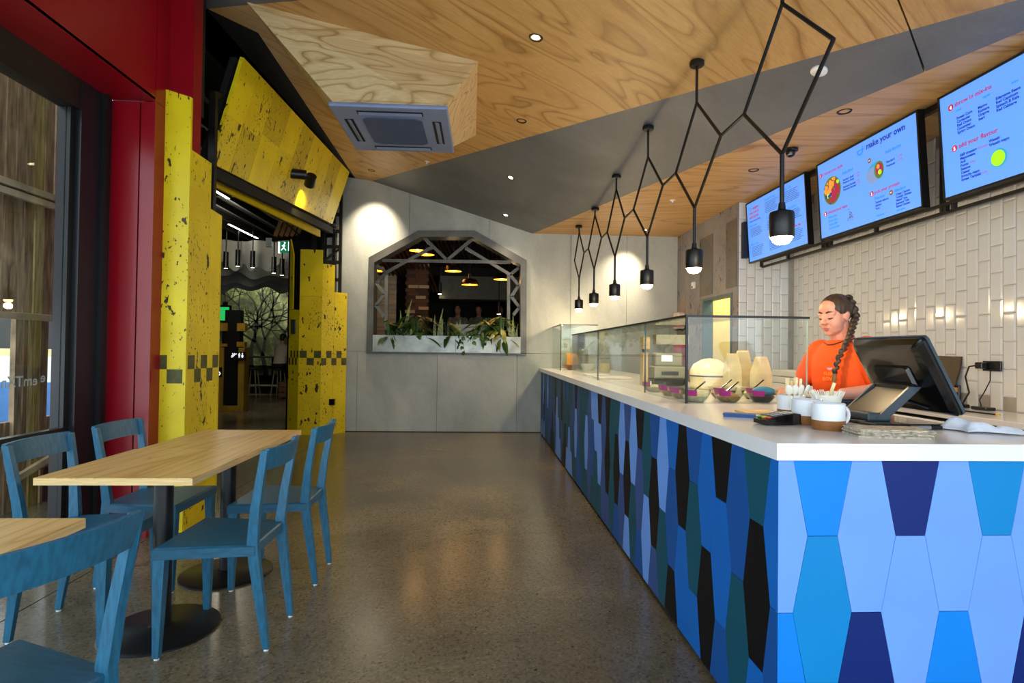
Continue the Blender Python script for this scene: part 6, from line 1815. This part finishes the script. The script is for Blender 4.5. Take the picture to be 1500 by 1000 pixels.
# ---- background figures
def figure(label, base, face, pose, top_m, leg_m, hair_m, seat=.75, voxel=.014, arms='fwd'):
    t = thing('person', label, 'person', base)
    Rz = Matrix.Rotation(face, 3, 'Z')          # local x forward
    def W(x, y, z): return Vector(base) + Rz @ Vector((x, y, z))
    hip = seat + .09 if pose == 'sit' else .90
    lean = .10 if pose == 'sit' else .0
    b = MB()
    Hh = (Matrix((Rz @ Vector((1, 0, -.2)).normalized(), Rz @ Vector((0, 1, 0)), (Rz @ Vector((1, 0, -.2)).normalized()).cross(Rz @ Vector((0, 1, 0)))))).transposed().to_4x4()
    Hh.translation = W(lean + .05, 0, hip + .70)
    head_parts(b, Hh)
    limb(b, [Hh @ Vector((-.02, 0, -.05)), W(lean, 0, hip + .52)], [.055, .06])
    b.loft([[W(lean * (z / .5) + .11 * math.cos(a), ry * math.sin(a), hip + z) for a in [2 * math.pi * i / 16 for i in range(16)]] for z, ry in ((-.05, .16), (.1, .15), (.3, .16), (.44, .17), (.52, .09))])
    for s in (-1, 1):
        sh_, el, wr = W(lean, s * .19, hip + .46), W(lean + .06, s * .24, hip + .20), W(lean + .28, s * .15, hip + .20)
        limb(b, [sh_, el, wr], [.055, .045, .03]); hand(b, wr, wr + Rz @ Vector((.1, -s * .03, 0)), (0, 0, 1), s)
        if pose == 'sit': limb(b, [W(0, s * .09, hip - .01), W(.40, s * .11, hip - .02), W(.36, s * .11, hip - .44), ], [.085, .06, .045]); limb(b, [W(.36, s * .11, hip - .46), W(.48, s * .11, hip - .49)], [.04, .035])
        else: limb(b, [W(0, s * .09, hip - .02), W(.01, s * .10, .48), W(0, s * .10, .08)], [.09, .06, .045]); limb(b, [W(0, s * .10, .05), W(.13, s * .11, .04)], [.045, .036])
    fuse(b.build('body', M_skin, t, True), voxel, 2)
    c = MB()
    c.loft([[W(lean * (z / .5) + .135 * math.cos(a), ry * math.sin(a), hip + z) for a in [2 * math.pi * i / 16 for i in range(16)]] for z, ry in ((-.02, .19), (.1, .175), (.3, .185), (.44, .19), (.53, .10))])
    for s in (-1, 1): limb(c, [W(lean, s * .18, hip + .45), W(lean + .04, s * .225, hip + .26)], [.072, .062])
    fuse(c.build('shirt', top_m, t, True), voxel, 3)
    c = MB()
    c.loft([[W(.14 * math.cos(a), .19 * math.sin(a), hip + z) for a in [2 * math.pi * i / 16 for i in range(16)]] for z in (-.07, .03)])
    for s in (-1, 1):
        if pose == 'sit': limb(c, [W(0, s * .09, hip - .01), W(.40, s * .11, hip - .02), W(.365, s * .11, hip - .40)], [.098, .075, .058])
        else: limb(c, [W(0, s * .09, hip - .02), W(.01, s * .10, .48), W(0, s * .10, .11)], [.10, .072, .058])
    fuse(c.build('trousers', leg_m, t, True), voxel, 3)
    h = MB(); h.ball(Hh @ Vector((-.026, 0, .036)), (.098, .082, .090), 18, 12, Hh.to_3x3()); h.ball(Hh @ Vector((-.055, 0, -.02)), (.06, .07, .07), 14, 10, Hh.to_3x3())
    h.build('hair', hair_m, t, True)
    return t
M_white_shirt = plain('white_shirt', 'c9c2b4', 0.8, var=0.06)
M_grey_shirt = plain('grey_shirt', '7c776c', 0.8, var=0.06)
M_check_shirt = plain('dim_check_shirt', '8d8676', 0.8, var=0.3, vscale=25)
figure('customer in a white shirt seated on a bar stool before the mural', (-5.35, 15.35, 0), math.radians(70), 'sit', M_white_shirt, M_dark_cloth, M_hair, .755)
figure('cook in a checked shirt standing behind the steel servery, beside the bulkhead end', (-.62, 14.1, .68), math.radians(-90), 'stand', M_check_shirt, M_dark_cloth, M_hair)
figure('cook in a grey shirt standing in the middle behind the steel servery', (-.10, 14.12, .68), math.radians(-100), 'stand', M_grey_shirt, M_dark_cloth, M_hair)
figure('cook in a black shirt standing farther along behind the steel servery', (.42, 14.1, .68), math.radians(-80), 'stand', M_dark_cloth, M_dark_cloth, M_hair)

# ================================================================== planter with plants on the serving window sill
t = thing('planter_box', 'long galvanised steel planter box on the serving window sill', 'planter', (-.55, 9.0, 1.25))
MB().box(-1.695, -.42, 8.90, 8.912, 1.252, 1.51).build('front_sheet', M_galv, t)
MB().box(-.415, .595, 8.90, 8.912, 1.252, 1.51).build('front_sheet', M_galv, t)
MB().box(-1.695, .595, 9.20, 9.212, 1.252, 1.51).build('back_sheet', M_galv, t)
for x in (-1.695, .585): MB().box(x, x + .01, 8.912, 9.20, 1.252, 1.51).build('end_sheet', M_galv, t)
MB().box(-1.685, .585, 8.912, 9.20, 1.255, 1.44).build('soil', plain('dark_soil', '1c140c', .9, var=.3, vscale=40), t)
M_leafd = plain('dark_glossy_leaf', '2c4a1e', 0.35, var=0.3, vscale=12)
M_leafm = plain('mid_green_leaf', '4a6b28', 0.4, var=0.3, vscale=12)
M_leafy = plain('olive_yellow_leaf', '8a8a3c', 0.4, var=0.3, vscale=12)
M_snake = plain('snake_plant_leaf', '6d8244', 0.4, var=0.4, vscale=16, stretch=(1, 1, 3))
rl = random.Random(21)
def leaf_mesh(L, W_, droop, mat, heart=False):
    m = MB(); n = 6; vs = []; fs = []
    for i in range(n + 1):
        s = i / n
        w = W_ * (math.sin(math.pi * min(1, s * (.9 if not heart else 1.0) + .08)) ** .8) * (1.25 - .7 * s if heart else 1)
        z = -droop * s * s * L
        for k in (-1, 0, 1): vs.append((s * L, k * w / 2, z - abs(k) * w * .12))
    for i in range(n):
        a = i * 3
        fs += [(a, a + 3, a + 4, a + 1), (a + 1, a + 4, a + 5, a + 2)]
    m.add(vs, fs)
    return m.mesh('leaf', mat, True)
LM = [leaf_mesh(.17, .07, .9, M_leafd), leaf_mesh(.14, .06, .7, M_leafm), leaf_mesh(.15, .065, 1.0, M_leafy), leaf_mesh(.19, .06, 1.2, M_leafd)]
LI = [leaf_mesh(.075, .07, .6, M_leafm, True), leaf_mesh(.06, .055, .5, M_leafd, True)]
def bushy(x, y, n, spread, h, kinds, label, lim=(-1.60, .50)):
    t = thing('potted_plant', label, 'plant', (x, y, 1.44))
    for i in range(n):
        a = rl.uniform(0, 6.28); z = 1.46 + h * rl.random() ** .8; d = spread * (.15 + .5 * rl.random())
        if x + d * math.cos(a) < lim[0] or (x < -1.4 and math.cos(a) < -.2): a = math.pi - a
        if x + d * math.cos(a) > lim[1]: a = math.pi - a
        p = (x + d * math.cos(a), y + d * .6 * math.sin(a), z)
        MB().tube([(x + .02 * math.cos(a), y + .02 * math.sin(a), 1.44), ((x + p[0]) / 2, (y + p[1]) / 2, z + .02), p], .004, 5).build('stem', M_leafm, t)
        s = rl.uniform(.95, 1.5)
        inst('leaf', LM[rl.choice(kinds)], t, p, (rl.uniform(-.4, .4), rl.uniform(-.7, .35), a + rl.uniform(-.5, .5)), (s, s, s))
def snake(x, y, blades, label):
    t = thing('snake_plant', label, 'plant', (x, y, 1.44))
    for (dx, hgt, lean, w) in blades:
        m = MB(); rings = []; n = 10
        for i in range(n + 1):
            s = i / n
            ww = w * (1 - s ** 3) * (.6 + .4 * math.sin(math.pi * min(1, s + .25))) + .002
            cx = x + dx + lean * s * s; tw = .5 * s
            rings.append([(cx - ww / 2 * math.cos(tw), y - ww / 2 * math.sin(tw) - .004, 1.43 + s * hgt), (cx + ww / 2 * math.cos(tw), y + ww / 2 * math.sin(tw) - .004, 1.43 + s * hgt), (cx + ww / 2 * math.cos(tw), y + ww / 2 * math.sin(tw) + .003, 1.43 + s * hgt), (cx - ww / 2 * math.cos(tw), y - ww / 2 * math.sin(tw) + .003, 1.43 + s * hgt)])
        m.loft(rings); m.build('blade', M_snake, t, True)
snake(-1.25, 9.05, ((-.03, .48, -.02, .065), (.03, .66, .10, .07), (.05, .54, .02, .06), (-.08, .3, -.05, .05)), 'tall snake plant with one long curved blade beside the truss post')
snake(-.72, 9.05, ((-.04, .42, .0, .05), (.03, .52, .06, .06), (.07, .36, .02, .05)), 'snake plant with upright blades in the middle of the planter')
snake(-.40, 9.05, ((-.01, .32, .0, .06), (.03, .34, .015, .05)), 'short snake plant with two broad blades at the joint of the planter')
snake(.48, 9.05, ((-.05, .42, -.03, .05), (.0, .46, .0, .055), (.05, .30, .03, .05)), 'snake plant crowded into the right-angled end of the planter by the frame')
bushy(-1.50, 9.02, 34, .16, .26, (0, 3, 0, 1), 'dark leafy plant drooping over the planter beside the zigzag truss')
bushy(-1.02, 9.02, 48, .30, .36, (0, 1, 1, 3), 'bushy green plant between the two taller snake plants')
bushy(-.56, 9.04, 24, .18, .26, (0, 0), 'small dark leafy plant beside the joint of the planter')
bushy(.02, 9.05, 44, .24, .34, (0, 0, 3), 'dense dark plant behind the trailing ivy')
bushy(.30, 9.01, 36, .22, .36, (2, 1, 2, 0), 'olive yellow leafy plant drooping over the planter near the frame')
t = thing('trailing_ivy', 'trailing ivy hanging over the front of the planter', 'ivy', (-.2, 8.95, 1.5))
for (x0, ln, x1) in ((-.33, .26, -.28), (-.25, .10, -.18), (-.12, .06, .0), (.02, .12, .06), (-.36, .18, -.36), (-.2, .02, -.1)):
    pts = [(x0, 9.0, 1.53), (x0, 8.92, 1.56), ((x0 + x1) / 2, 8.885, 1.53 - ln * .4), (x1, 8.885, 1.53 - ln)]
    MB().tube(pts, .003, 5).build('vine', M_leafd, t)
    for k in range(7):
        s = k / 6; seg = min(2, int(s * 3)); p = Vector(pts[seg]).lerp(Vector(pts[seg + 1]), s * 3 - seg)
        inst('leaf', LI[rl.randrange(2)], t, p + Vector((rl.uniform(-.03, .03), -.012, 0)), (rl.uniform(.6, 1.3), rl.uniform(.2, .9), rl.uniform(0, 6.28)))
